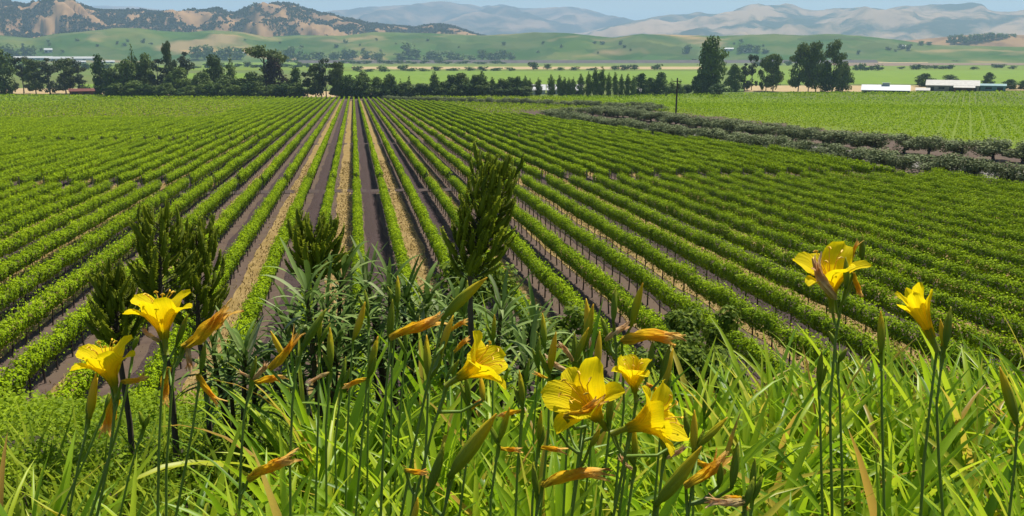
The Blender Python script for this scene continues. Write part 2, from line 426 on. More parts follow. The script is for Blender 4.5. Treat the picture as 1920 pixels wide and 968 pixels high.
def litter():
    """dry grass tufts on the straw strips and clods on the tilled ones, uncountable"""
    rng = np.random.default_rng(3); B = []; K = []
    for k in range(-22, 26):
        xc = rowx(k) + DX / 2; y0 = max(foot_y(xc) + 1, 26); y1 = 120.0
        n = 2600; y = y0 + (y1 - y0) * rng.random(n) ** 1.8
        x = xc + rng.normal(0, .40, n).clip(-.95, .95)
        (B if k % 2 else K).append(np.stack([x, y, terrain(x, y) + .03], 1))
    C = np.concatenate(B); n = len(C); a = rng.uniform(0, 6.28, n); d = np.hypot(C[:, 0], C[:, 1]); w = .012 + .0005 * d; h = rng.uniform(.04, .15, n)
    sd = np.stack([np.cos(a), np.sin(a), 0 * a], 1) * w[:, None]; up_ = np.stack([rng.normal(0, .06, n), rng.normal(0, .06, n), h], 1)
    V = np.stack([C - sd, C + sd, C + up_ + sd * .4, C + up_ - sd * .4], 1).reshape(-1, 3)
    md = foliage('dry grass blade', (0.24, 0.165, 0.06), (0.40, 0.30, 0.115), .2)
    tag(inst('dry_grass', mesh('dry_grass', V, np.arange(4 * n).reshape(n, 4), md, False, rng.random(n))), 'dry grass stubble on the straw strips between vine rows', 'dry grass', None, 'stuff')
    C = np.concatenate(K); n = len(C); s_ = rng.uniform(.015, .055, n)[:, None]
    dr = unit(rng.normal(size=(n, 4, 3))) * s_[:, None] * np.array([1, 1, .7]); V = (C[:, None] + dr + np.array([0, 0, .012])).reshape(-1, 3)
    k4 = np.arange(n)[:, None] * 4; F = np.concatenate([k4 + np.array([q]) for q in ([0, 1, 2], [0, 2, 3], [0, 3, 1], [1, 3, 2])], 0)
    tag(inst('soil_clods', mesh('soil_clods', V, F, M['tilled'])), 'loose dark clods on the tilled strips between vine rows', 'soil', None, 'stuff')
litter()
# gravel lane between the two olive hedges
for ya in np.arange(40, 232, 16.0):
    yb = ya + 16.0
    sheet('gravel_lane', [(olive_x(ya) + 5, ya), (olive_x(ya) + 15, ya), (olive_x(yb) + 15, yb), (olive_x(yb) + 5, yb)], M['gravel'], 0.09, 6)

# ------------------------------------------------------------------ trees
def tree_meshes(kind, seed, mat, nleaf=1500, lsize=0.05, trunk=0.30, trad=0.018):
    """normalised tree: height 1, crown diameter about 1"""
    rg = random.Random(seed); rng = np.random.default_rng(seed); lobes = []
    def lobe(x, y, z, rx, rz): lobes.append((x, y, z, rx, rx, rz))
    if kind == 'euca':
        for i in range(24):
            z = .15 + .77 * (i + rg.random()) / 24; w = .36 * (1 - abs(z - .55) * .8); a = rg.uniform(0, 6.28); r = w * rg.uniform(.35, 1)
            lobe(math.cos(a) * r, math.sin(a) * r, z, rg.uniform(.13, .22), rg.uniform(.07, .12))
        lobe(0, 0, .90, .17, .085)
    elif kind == 'dense':
        for i in range(22):
            z = .05 + .82 * (i + rg.random()) / 22; w = .34 * math.sin(min(1, (z + .12) * .98) * math.pi) ** .6; a = rg.uniform(0, 6.28); r = w * rg.uniform(.4, 1)
            lobe(math.cos(a) * r, math.sin(a) * r, z, rg.uniform(.16, .24), rg.uniform(.09, .14))
        lobe(0.02, 0, .88, .16, .10); lobe(0, 0, .45, .34, .36)
    elif kind == 'poplar':
        for i in range(14):
            z = .05 + i / 13 * .87; w = .44 * (math.sin((.12 + .86 * (i / 13)) * math.pi) ** .5)
            lobe(rg.uniform(-.12, .12), rg.uniform(-.12, .12), z, max(.12, w * rg.uniform(.8, 1.15)), .075)
        lobe(0, 0, .95, .10, .05)
    elif kind == 'cone':
        for i in range(12):
            z = .06 + i / 11 * .86; w = .50 * (1 - z) + .06
            for q in range(3 if z < .7 else 1):
                a = rg.uniform(0, 6.28); r = w * .5 if z < .7 else 0
                lobe(math.cos(a) * r, math.sin(a) * r, z, w * .62 + .02, .06)
        lobe(0, 0, .95, .05, .05)
    elif kind == 'flat':
        for i in range(16):
            a = rg.uniform(0, 6.28); r = rg.uniform(.08, .36); z = .80 + .08 * rg.random() - r * .5 * (1 if math.cos(a) > 0 else .25)
            lobe(math.cos(a) * r, math.sin(a) * r * .8, z, rg.uniform(.13, .20), rg.uniform(.06, .10))
        for i in range(4): lobe(rg.uniform(-.12, .25), rg.uniform(-.1, .1), rg.uniform(.4, .6), .14, .08)
    elif kind == 'sparse':
        for i in range(26):
            z = rg.uniform(.10, .92); a = rg.uniform(0, 6.28); r = rg.uniform(.1, .36) * (1.15 - z * .6)
            lobe(math.cos(a) * r, math.sin(a) * r, z, rg.uniform(.09, .15), rg.uniform(.05, .09))
    elif kind == 'shrub':
        for i in range(12):
            a = rg.uniform(0, 6.28); r = rg.uniform(.05, .34); z = rg.uniform(.2, .74) - r * .3
            lobe(math.cos(a) * r, math.sin(a) * r, z, rg.uniform(.15, .24), rg.uniform(.14, .24))
    elif kind == 'hedge':
        for i in range(16):
            lobe(rg.uniform(-.30, .30), rg.uniform(-.30, .30), rg.uniform(.24, .78), rg.uniform(.17, .23), rg.uniform(.15, .22))
    Lb = np.array(lobes); vol = Lb[:, 3] ** 2; pk = rng.choice(len(Lb), nleaf, p=vol / vol.sum())
    d = unit(rng.normal(size=(nleaf, 3))); r = rng.uniform(.15, 1, nleaf) ** .4
    rough_ = 1 + .18 * np.sin(d[:, 0] * 7 + pk) * np.cos(d[:, 2] * 6 + pk * 1.7)
    C = Lb[pk, :3] + d * Lb[pk, 3:6] * (r * rough_)[:, None]
    C[:, 2] = np.clip(C[:, 2], .02, 1.03)
    N = d * .8 + np.array([0, 0, .35]) + rng.normal(0, .5, (nleaf, 3))
    V, F = leaf_quads(C, N, lsize, rng)
    lsh = rng.random(len(Lb)); sh = np.clip(.55 * rng.random(nleaf) + .45 * lsh[pk], 0, 1)
    crown = mesh('crown', V, F, mat, False, sh)
    m = MB()
    if kind in ('poplar', 'cone'): m.tube([(0, 0, -.01), (.01, 0, .4), (0, 0, .9)], [trad * 1.2, trad * .8, trad * .2], 6)
    else:
        m.tube([(0, 0, -.01), (rg.uniform(-.02, .02), .01, trunk * .6), (rg.uniform(-.03, .03), 0, trunk + .18), (0, 0, .8)], [trad * 1.3, trad, trad * .75, trad * .25], 7)
        for i in sorted(rg.sample(range(len(lobes)), min(8, len(lobes)))):
            x, y, z = lobes[i][:3]; z0 = max(trunk * .6, z - .25)
            m.tube([(0, 0, z0), (x * .5, y * .5, z0 + (z - z0) * .4), (x, y, z)], [trad * .6, trad * .42, trad * .15], 5)
    return m.mesh('trunk', M['treebark'], True), crown
TK = {}
for kd, mt, n, kw in [('euca', 'euca', 4, dict(nleaf=3000, lsize=.055)), ('dense', 'darkleaf', 4, dict(nleaf=3200, lsize=.06, trunk=.1)),
                      ('poplar', 'darkleaf', 4, dict(nleaf=2200, lsize=.065)), ('cone', 'darkleaf', 3, dict(nleaf=2000, lsize=.06)),
                      ('flat', 'euca', 1, dict(nleaf=2000, lsize=.05)), ('sparse', 'greyleaf', 4, dict(nleaf=1800, lsize=.05)),
                      ('shrub', 'midleaf', 4, dict(nleaf=1600, lsize=.075, trunk=.1)), ('hedge', 'olive', 6, dict(nleaf=2600, lsize=.055, trunk=.2, trad=.035))]:
    TK[kd] = [tree_meshes(kd, 50 + i * 7, M[mt], **kw) for i in range(n)]
TK['mid'] = [tree_meshes('dense', 90 + i, M['midleaf'], nleaf=2600, lsize=.06, trunk=.2) for i in range(3)]
TK['brown'] = [tree_meshes('dense', 97, M['brownleaf'], nleaf=2600, lsize=.06, trunk=.2)]
TK['far'] = [tree_meshes('shrub', 120 + i, M['darkleaf'], nleaf=260, lsize=.14, trunk=.1) for i in range(4)]
TK['farmid'] = [tree_meshes('shrub', 130 + i, M['midleaf'], nleaf=260, lsize=.14, trunk=.1) for i in range(3)]
TNAME = dict(euca='eucalyptus_tree', dense='evergreen_tree', poplar='poplar_tree', cone='conifer_tree', flat='flat_topped_tree', sparse='sparse_tree',
             shrub='shrub', mid='broadleaf_tree', brown='brownish_tree', far='distant_tree', farmid='distant_tree', hedge='olive_tree')
tseed = [0]
def tree(kind, p, w, h, label, group=None, name=None, cat='tree'):
    tseed[0] += 1; rg = random.Random(tseed[0]); v = TK[kind][rg.randrange(len(TK[kind]))]
    rt = root(name or TNAME[kind], p, label, cat, group, rg.uniform(0, 6.28) if kind != 'flat' else -AL)
    s = (w, w, h)
    inst('trunk', v[0], rt, scale=s); inst('crown', v[1], rt, scale=s)
    return rt
def ptree(kind, px, by, ty, wpx, label, group=None, dmin=0, z=None, **kw):
    """tree from its pixel base (px, by), top row and crown width, standing on the valley floor"""
    p = onz(px, by)
    d = math.hypot(p[0], p[1])
    if d < dmin: p = p * np.array([dmin / d, dmin / d, 0])
    _, _, dep = proj(p)
    base = proj(p)[1]
    h = (base - ty) / FPX * dep * 1.03; w = wpx / FPX * dep * 1.2
    return tree(kind, (p[0], p[1], 0), w, h, label, group, **kw)

# olive hedges: each tree a thing
def olive_line(n, fx, y0, step, label, grp, hh, skip=()):
    y = y0; i = 0; q = 0
    while q < n:
        q += 1; x = fx(y) + random.uniform(-.3, .3)
        st = step * random.uniform(.9, 1.12)
        if in_view(x, y, tz(x, y), 40):
            i += 1; s = random.uniform(.9, 1.1)
            tree('hedge', (x, y, tz(x, y)), st * 1.32 * s, hh * random.uniform(.9, 1.1), label(i), grp, cat='olive tree')
        y += st
olive_line(44, lambda y: olive_x(y), 70, 3.65, lambda i: f'{ordinal(i)} olive tree from the right along the near hedge by the vines', 'olive trees in the near hedge', 2.9)
olive_line(42, lambda y: float(np.interp(y, [80, 98, 104, 118, 151, 201, 251], [89, 86.5, 84, 78, 74.5, 75, 74])), 86, 4.1, lambda i: f'{ordinal(i)} olive tree from the right along the hedge across the lane', 'olive trees in the hedge across the lane', 3.0)
c3 = [(96, 262), (89, 280), (82, 298), (76, 314), (69, 332), (61, 346), (52, 358), (42, 372), (33, 386), (25, 400), (19, 415), (14, 432)]
i3 = 0
for (xa, ya), (xb, yb) in zip(c3[:-1], c3[1:]):
    L = math.hypot(xb - xa, yb - ya); m_ = max(2, int(L / 5.0))
    for q in range(m_):
        i3 += 1; x = xa + (xb - xa) * q / m_; y = ya + (yb - ya) * q / m_
        tree('hedge', (x, y, tz(x, y)), 6.0, random.uniform(3.0, 3.7), f'{ordinal(i3)} olive tree from the right along the far curving hedge', 'olive trees in the far curving hedge', cat='olive tree')
for q in range(9):
    x = 54 + q * 4.6; y = 232 + q * 3.1
    tree('hedge', (x, y, tz(x, y)), 5.6, random.uniform(3.0, 3.6), f'{ordinal(q + 1)} olive tree from the left along the short hedge closing the lane', 'olive trees closing the lane', cat='olive tree')

# ---- the tree line at the end of the vineyard: (kind, x, base y, top y, width px, what)
G1 = 'trees along the end of the vineyard'
TL = [('dense', 8, 177, 92, 52, 'dark broad tree at the left edge of the picture'), ('sparse', 45, 176, 108, 44, 'grey thin tree second from the left edge'),
      ('euca', 68, 177, 112, 40, 'small dark tree left of a bare trunk'), ('sparse', 95, 178, 108, 56, 'grey spreading tree with a bare trunk over dry grass'),
      ('euca', 124, 176, 112, 46, 'dark tree right of the bare trunked tree'), ('sparse', 150, 176, 115, 42, 'thin grey tree behind the brown shed'),
      ('mid', 191, 180, 102, 30, 'light green slender tree right of the brown shed'),
      ('dense', 214, 181, 128, 44, 'low dark tree opening the dense left grove'), ('dense', 243, 181, 112, 50, 'dark bushy tree below the pointed conifer'),
      ('cone', 254, 180, 86, 34, 'tall pointed dark conifer in the left grove'), ('dense', 277, 180, 102, 36, 'dark rounded tree right of the pointed conifer'),
      ('sparse', 300, 181, 112, 54, 'dull grey tree in the middle of the left grove'), ('euca', 323, 180, 80, 24, 'tall thin tree rising above the left grove'),
      ('sparse', 352, 180, 96, 50, 'grey feathery tree right of the tall thin one'), ('dense', 338, 182, 128, 52, 'low dark tree under the tall thin one'),
      ('dense', 383, 182, 136, 48, 'low dark tree left of the oval cypress'), ('dense', 403, 180, 104, 42, 'dark oval cypress in the left grove'),
      ('cone', 437, 180, 104, 32, 'dark cone shaped tree right of the oval cypress'), ('dense', 425, 183, 142, 50, 'low dark tree under the cone shaped one'),
      ('flat', 500, 181, 84, 78, 'large flat topped tree leaning to the right'), ('brown', 517, 182, 108, 44, 'brownish tree under the large flat topped crown'),
      ('dense', 478, 183, 136, 50, 'low dark tree left under the flat topped crown'), ('dense', 455, 183, 148, 42, 'low rounded tree between cone tree and flat topped tree'),
      ('mid', 556, 183, 126, 26, 'slim green tree just right of the brownish tree'), ('sparse', 578, 184, 136, 34, 'thin tree with a clear trunk over dry ground'),
      ('euca', 592, 184, 122, 38, 'dark tree with clear trunk near the straw row ends'), ('sparse', 612, 184, 112, 44, 'tallest grey tree above the vine row ends'),
      ('euca', 632, 184, 118, 38, 'dark tree at the head of the central straw strip'), ('mid', 655, 185, 140, 34, 'green tree straight above the central vine rows'),
      ('dense', 681, 185, 136, 38, 'dense dark tree right of the central vine rows'), ('dense', 708, 185, 145, 28, 'small dark tree in the middle of the tree line'),
      ('dense', 731, 185, 139, 32, 'dark tree left of the twin cypresses'), ('shrub', 715, 185, 162, 44, 'low green shrub under the middle of the tree line'),
      ('cone', 752, 185, 148, 24, 'left one of the twin small cypresses'), ('cone', 768, 185, 143, 22, 'right one of the twin small cypresses'),
      ('shrub', 791, 185, 157, 42, 'green shrub right of the twin cypresses'), ('poplar', 816, 185, 136, 20, 'single pointed poplar left of the dark grove'),
      ('dense', 845, 185, 141, 32, 'dark tree in the grove right of the single poplar'), ('euca', 869, 185, 138, 34, 'dark loose tree in the grove left of the poplars'),
      ('dense', 890, 185, 141, 28, 'dark round tree in the grove left of the poplars'), ('poplar', 904, 185, 134, 20, 'tall narrow tree at the right of the small grove'),
      ('shrub', 850, 185, 162, 44, 'brownish green shrub at the foot of the small grove'), ('poplar', 923, 185, 146, 16, 'slim dark tree opening the poplar line'),
      ('dense', 940, 185, 148, 26, 'round tree near the left end of the poplar line'), ('mid', 957, 185, 144, 26, 'greyish round tree left of the white tents'),
      ('mid', 971, 185, 143, 22, 'small round tree beside the white tents')]
for kd, px, by, ty, w, lb in TL: ptree(kd, px, by, ty, w, lb, G1, dmin=472, cat='shrub' if kd == 'shrub' else 'tree')
US = list(range(205, 560, 22)) + list(range(645, 985, 24))
for i, px in enumerate(US): ptree('shrub' if i % 3 == 0 else 'dense', px + random.uniform(-5, 5), 184, 158 + random.uniform(-8, 5), 40, f'{ordinal(i + 1)} dark low bush from the left at the foot of the tree line', 'bushes at the foot of the tree line', dmin=470, name='bush', cat='bush')
PO = [(985, 145, 13), (994, 150, 11), (1009, 149, 15), (1033, 143, 15), (1049, 144, 13), (1057, 147, 12), (1066, 149, 12), (1075, 148, 12), (1089, 141, 15), (1103, 138, 15),
      (1116, 130, 15), (1127, 128, 16), (1141, 140, 12), (1153, 139, 12), (1164, 142, 12), (1176, 141, 13), (1186, 145, 12)]
for i, (px, ty, w) in enumerate(PO): ptree('poplar', px, 184.0, ty - 2, w * 1.0, f'{ordinal(i + 1)} slim dark poplar from the left in the windbreak row', 'poplars in the windbreak', dmin=474)
TR_ = [('mid', 1203, 181, 138, 32, 'light green tree right after the poplar windbreak'), ('mid', 1219, 180, 146, 26, 'smaller light green tree right of the windbreak'),
       ('mid', 1238, 180, 136, 32, 'rounded light green tree left of the utility pole'), ('cone', 1258, 180, 148, 22, 'small pointed pine left of the utility pole'),
       ('cone', 1274, 180, 150, 20, 'small pointed pine right of the utility pole'),
       ('shrub', 1288, 175, 157, 28, 'rounded shrub left of the huge dark tree'), ('dense', 1333, 177, 70, 66, 'huge dark tree towering over the right tree line'),
       ('dense', 1312, 178, 140, 38, 'dark bush at the left foot of the huge tree'), ('shrub', 1345, 181, 154, 46, 'dark green bush in front of the huge tree'),
       ('dense', 1376, 172, 122, 32, 'dark tree tucked right behind the huge tree'), ('sparse', 1396, 171, 118, 34, 'grey loose tree right of the huge tree'),
       ('sparse', 1409, 170, 104, 28, 'tall thin tree between the huge tree and the stand'), ('euca', 1436, 171, 108, 30, 'dark slim tree left of the single rounded one'),
       ('euca', 1449, 172, 104, 36, 'dark rounded tree standing alone before the tall stand'), ('shrub', 1427, 170, 150, 12, 'tiny shrub on dry grass left of the rounded tree'),
       ('euca', 1496, 173, 86, 40, 'leftmost tall tree of the right hand stand'), ('euca', 1515, 173, 90, 34, 'second tall tree of the right hand stand'),
       ('euca', 1529, 173, 81, 38, 'middle tall tree of the right hand stand'), ('euca', 1560, 173, 80, 36, 'tallest tree at the right of the stand'),
       ('dense', 1580, 172, 116, 34, 'lower dark tree closing the stand on the right'), ('dense', 1548, 173, 118, 30, 'dark lower tree filling the right of the stand'),
       ('mid', 1734, 163, 138, 40, 'rounded dark green tree left of the long barn'), ('mid', 1780, 160, 140, 30, 'round tree behind the long barn roof'),
       ('mid', 1852, 161, 136, 22, 'slim green tree behind the teal shed'), ('mid', 1893, 168, 149, 30, 'round green tree right of the teal shed'),
       ('mid', 1918, 168, 151, 22, 'dark green tree at the right edge of the picture')]
for kd, px, by, ty, w, lb in TR_: ptree(kd, px, by, ty, w, lb, 'trees on the right of the valley', cat='shrub' if kd == 'shrub' else 'tree')
# hedgerow trees out on the plain
FT = [(1605, 133, 119, 12), (1613, 133, 117, 16), (1624, 133, 123, 14), (1634, 133, 122, 12), (1646, 133, 119, 18), (1690, 130, 123, 12), (1712, 131, 120, 16), (1722, 131, 118, 16), (1738, 130, 121, 20), (1752, 130, 121, 20), (1768, 130, 122, 18), (1780, 130, 117, 14),
      (1868, 128, 117, 18), (1880, 128, 119, 14), (1900, 130, 122, 16), (1826, 131, 124, 16), (670, 135, 122, 18), (692, 135, 126, 18), (720, 135, 118, 22), (756, 133, 118, 20), (772, 134, 124, 18), (795, 134, 125, 20), (820, 133, 123, 20), (850, 133, 125, 24),
      (880, 133, 124, 22), (905, 133, 123, 20), (930, 133, 124, 22), (955, 133, 125, 20), (1001, 131, 113, 20), (1026, 131, 118, 16), (1050, 132, 125, 20), (1080, 132, 124, 20), (1110, 132, 125, 20), (1152, 132, 122, 18), (1172, 132, 120, 20), (1190, 132, 120, 18), (1232, 131, 115, 20),
      (1588, 113, 101, 10), (1716, 113, 95, 16), (1112, 113, 106, 12), (1146, 112, 103, 10), (1078, 114, 107, 10), (1205, 112, 107, 12), (1230, 112, 105, 10), (1180, 115, 108, 10)]
for i, (px, by, ty, w) in enumerate(sorted(FT)):
    ptree('far' if i % 3 else 'farmid', px, by, ty, w * 1.15, f'{ordinal(i + 1)} small rounded tree from the left along the plain hedgerows', 'hedgerow trees on the plain')
rgb_ = random.Random(77); B2 = []
for x0, x1, st, by, h in [(-10, 205, 15, 131, 13), (370, 640, 15, 127, 10), (540, 660, 16, 118, 9), (640, 960, 17, 119.5, 7), (1420, 1480, 14, 124, 9), (1590, 1900, 22, 116, 5)]:
    B2 += [(x + rgb_.uniform(-5, 5), by + rgb_.uniform(-1, 1), h * rgb_.uniform(.7, 1.3)) for x in range(x0, x1, st)]
for i, (px, by, h) in enumerate(sorted(B2)):
    ptree('farmid' if i % 3 else 'far', px, by, by - h, 20 * rgb_.uniform(.8, 1.2), f'{ordinal(i + 1)} bushy tree from the left in the belts across the plain', 'tree belts across the plain')
# ------------------------------------------------------------------ fields on the plain
def pfield(name, x0, x1, y0, y1, mat, lift, x0b=None, x1b=None):
    """rectangle given by pixel columns at its far (y0) and near (y1) pixel rows, lying on the flat valley floor"""
    a, b = onz(x0, y1), onz(x1, y1); c, d = onz(x1 if x1b is None else x1b, y0), onz(x0 if x0b is None else x0b, y0)
    V = [(q[0], q[1], lift) for q in (a, b, c, d)]
    return tag(inst(name, mesh(name, V, [(0, 1, 2, 3)], M[mat])), kind='structure')
pfield('field', 640, 1330, 133.5, 158, 'greenfield', .10)
pfield('field', 1390, 2300, 131, 158, 'greenfield', .11)
pfield('field', -400, 2400, 123.5, 132.5, 'darkfield', .12)
pfield('dry_verge', 660, 1330, 125.5, 130.5, 'dryfield', .3)
pfield('field', 1580, 1760, 120, 124, 'brownfield', .3)
pfield('field', 1560, 2200, 106.5, 110, 'greenfield', .3)
pfield('field', 1580, 1980, 110.3, 113.5, 'brownfield', .32)
pfield('field', 1580, 1740, 114, 118.5, 'dryfield', .32)
pfield('field', 1560, 2200, 118.8, 122.5, 'brownfield', .32)
pfield('field', 380, 660, 118, 126, 'greenfield', .3)
pfield('field', 420, 640, 108, 112.5, 'greenfield', .32)
pfield('field', 960, 1300, 107.5, 111.5, 'greenfield', .32)
pfield('dry_yard', 1395, 1730, 161, 172.5, 'dryfield', .14)
pfield('dry_yard', 1720, 2100, 160, 170, 'dryfield', .15)
pfield('dry_yard', -60, 205, 166, 177.5, 'dryfield', .14)
pfield('dry_yard', 515, 700, 172, 182.5, 'dryfield', .14)
pfield('dry_yard', 200, 520, 172, 182.5, 'brownfield', .12)
pfield('field', 150, 200, 158, 165, 'greenfield', .16)
pfield('field', 350, 470, 138, 148, 'greenfield', .16)
# low embankment carrying a road across the plain
def embankment():
    m = MB(); a, b = onz(560, 119.0), onz(1640, 118.0)
    d = (b - a)[:2]; d /= np.linalg.norm(d); n = np.array([-d[1], d[0]])
    prof = [(-20, 0), (-7, 7), (7, 7), (20, 0)]; V = []
    for e in (a, b):
        for o, z in prof: V.append((e[0] + n[0] * o, e[1] + n[1] * o, z))
    m.add(V, [(0, 4, 5, 1), (1, 5, 6, 2), (2, 6, 7, 3), (0, 1, 2, 3), (7, 6, 5, 4)])
    tag(inst('road_embankment', m.mesh('road_embankment', M['greyfield'])), kind='structure')
embankment()

# ------------------------------------------------------------------ hills and mountains
def fbm(p, o=4): return mnoise.fractal(Vector(p), 1.0, 2.1, o)
def ridge(name, prof, dtop, dbase, mat, nu=400, nv=26, gully=0.10, px0=-500, px1=2450, zb=-2.0, seed=0.0, shape=1.0, kink=0.0):
    P = np.array(prof, float); px = np.linspace(px0, px1, nu); tops = np.interp(px, P[:, 0], P[:, 1])
    V = []; dback = dtop + (dtop - dbase) * .8
    for i in range(nu):
        r = ray(px[i], tops[i]); h = np.linalg.norm(r[:2]); az = r[:2] / h
        dt = dtop * (1 + .07 * fbm((px[i] * .004 + seed, 3.1, 0)))
        zt = CAMZ + r[2] / h * dt
        zt *= 1 + .012 * fbm((px[i] * .06, seed, 1.0), 3)
        for j in range(nv):
            v = j / (nv - 5)
            if v <= 1:
                d = dbase + (dt - dbase) * v; s = v ** shape
                s = s * s * (3 - 2 * s) if shape == 1.0 else s
                g = gully * zt * fbm((az[0] * d * 3.2 / (dt - dbase + 1) * 2 + seed, az[1] * d * 3.2 / (dt - dbase + 1) * 2, seed), 5) * math.sin(math.pi * min(1, v)) ** .8
                z = zb + (zt - zb) * s + g
            else:
                w = (v - 1) * (nv - 5) / 4; d = dt + (dback - dt) * w; z = zt + (zb - zt) * w
            V.append((az[0] * d, az[1] * d, z))
    i = np.arange(nu - 1)[:, None] * nv; j = np.arange(nv - 1)[None]
    F = np.stack([i + j, i + nv + j, i + nv + j + 1, i + j + 1], -1).reshape(-1, 4)
    o = tag(inst(name, mesh(name, V, F, mat, True)), kind='structure')
    return o, np.array(V).reshape(nu, nv, 3), px
def hillmat(name, base, patch, sc_, lo, hi, third=None, fine=None):
    m, nt, out = nmat(name)
    p = node(nt, 'ShaderNodeBsdfPrincipled', Roughness=1.0); p.inputs['Specular IOR Level'].default_value = 0.0
    g = node(nt, 'ShaderNodeNewGeometry')
    n1 = node(nt, 'ShaderNodeTexNoise', Scale=sc_, Detail=7.0, Roughness=0.62); nt.links.new(g.outputs['Position'], n1.inputs['Vector'])
    f = ramp(nt, n1.outputs['Fac'], [(lo, (0, 0, 0)), (hi, (1, 1, 1))])
    mx = node(nt, 'ShaderNodeMixRGB'); nt.links.new(f, mx.inputs[0]); mx.inputs[1].default_value = (*base, 1); mx.inputs[2].default_value = (*patch, 1)
    c = mx.outputs[0]
    if third:
        n2 = node(nt, 'ShaderNodeTexNoise', Scale=third[1], Detail=2.0); nt.links.new(g.outputs['Position'], n2.inputs['Vector'])
        f2 = ramp(nt, n2.outputs['Fac'], [(third[2], (0, 0, 0)), (third[3], (1, 1, 1))])
        m2 = node(nt, 'ShaderNodeMixRGB'); nt.links.new(f2, m2.inputs[0]); nt.links.new(c, m2.inputs[1]); m2.inputs[2].default_value = (*third[0], 1); c = m2.outputs[0]
    if fine:                                           # vineyard and pasture blocks: one tone per plot
        vo = node(nt, 'ShaderNodeTexVoronoi', Scale=fine[0]); nt.links.new(g.outputs['Position'], vo.inputs['Vector'])
        f3 = ramp(nt, vo.outputs['Color'], [(.0, fine[1]), (.5, (1, 1, 1)), (1, fine[2])])
        m3 = node(nt, 'ShaderNodeMixRGB', blend_type='MULTIPLY'); m3.inputs[0].default_value = 1.0; nt.links.new(c, m3.inputs[1]); nt.links.new(f3, m3.inputs[2]); c = m3.outputs[0]
    nt.links.new(c, p.inputs['Base Color']); nt.links.new(p.outputs[0], out.inputs['Surface']); return m
M['mtn'] = hillmat('far mountain', (0.26, 0.18, 0.125), (0.045, 0.05, 0.045), 0.0014, .40, .55)
M['mtn2'] = hillmat('far right mountain', (0.36, 0.25, 0.16), (0.05, 0.06, 0.045), 0.0016, .44, .56)
M['brownhill'] = hillmat('dry grass hill', (0.34, 0.205, 0.10), (0.20, 0.12, 0.07), 0.006, .42, .6)
M['greenhill'] = hillmat('green foothill', (0.055, 0.11, 0.025), (0.11, 0.14, 0.045), 0.004, .44, .58, ((0.30, 0.22, 0.11), 0.0036, .55, .64), (0.0055, (.55, .62, .55), (1.25, 1.1, .9)))
M['wood'] = foliage('woodland leaf', (0.022, 0.022, 0.011), (0.06, 0.052, 0.026), 0.1, spec=0.0, rough=1.0)
ridge('mountain', [(-500, 20), (0, 22), (120, 16), (200, 12), (245, 13), (300, 20), (345, 27), (420, 30), (560, 27), (640, 24), (720, 26), (900, 40), (2450, 60)], 15500, 9000, M['mtn'], 300, 20, .08, seed=4.0)
ridge('mountain', [(-500, 70), (480, 60), (560, 40), (612, 27), (650, 24), (690, 17), (740, 14), (790, 12), (850, 12), (880, 15), (905, 17), (930, 13), (950, 12), (985, 16), (1015, 15), (1060, 18), (1110, 25), (1150, 33), (1200, 41), (1300, 60), (2450, 80)], 12500, 6500, M['mtn'], 420, 26, .26, seed=9.0)
ridge('mountain', [(-500, 95), (900, 85), (1100, 62), (1180, 44), (1215, 38), (1245, 35), (1290, 30), (1310, 25), (1335, 28), (1370, 22), (1400, 14), (1430, 12), (1470, 12), (1492, 17), (1520, 25), (1545, 24), (1575, 19), (1620, 17), (1660, 21), (1700, 18), (1760, 15), (1800, 15), (1842, 15), (1856, 23), (1890, 25), (1925, 21), (2100, 18), (2450, 30)], 9800, 5200, M['mtn2'], 460, 28, .30, seed=2.0)
bh, bV, bpx = ridge('brown_hill', [(-500, -14), (-100, -6), (0, 1), (30, 5), (50, 11), (85, 13), (105, 11), (120, 10), (150, 12), (170, 18), (185, 22), (230, 22), (270, 21), (300, 25), (330, 28), (370, 25), (388, 20), (410, 18), (440, 24), (465, 23), (490, 14), (510, 11), (545, 13), (580, 22), (600, 30), (640, 35), (656, 37), (680, 45), (735, 51), (780, 53), (805, 50), (832, 49), (855, 54), (885, 64), (960, 84), (1050, 98), (1200, 104), (2450, 104)], 4300, 3000, M['brownhill'], 460, 34, .30, px1=1300, seed=6.0)
gh, gV, gpx = ridge('green_hill', [(-500, 66), (0, 66), (60, 72), (100, 64), (150, 60), (220, 53), (260, 53), (300, 58), (350, 61), (400, 57), (450, 60), (500, 70), (560, 66), (640, 68), (700, 60), (780, 62), (850, 64), (905, 67), (960, 64), (1000, 61), (1060, 62), (1120, 68), (1150, 71), (1200, 64), (1280, 66), (1350, 68), (1450, 64), (1500, 67), (1560, 64), (1620, 68), (1690, 76), (1750, 84), (1900, 88), (2450, 88)], 3150, 2450, M['greenhill'], 420, 28, .07, seed=1.0)
dh, dV, dpx = ridge('dry_hill', [(-500, 110), (1560, 104), (1620, 92), (1660, 82), (1700, 76), (1745, 72), (1790, 68), (1840, 64), (1900, 66), (1960, 66), (2100, 66), (2450, 80)], 3800, 3250, M['brownhill'], 160, 18, .04, px0=1540, seed=3.0)

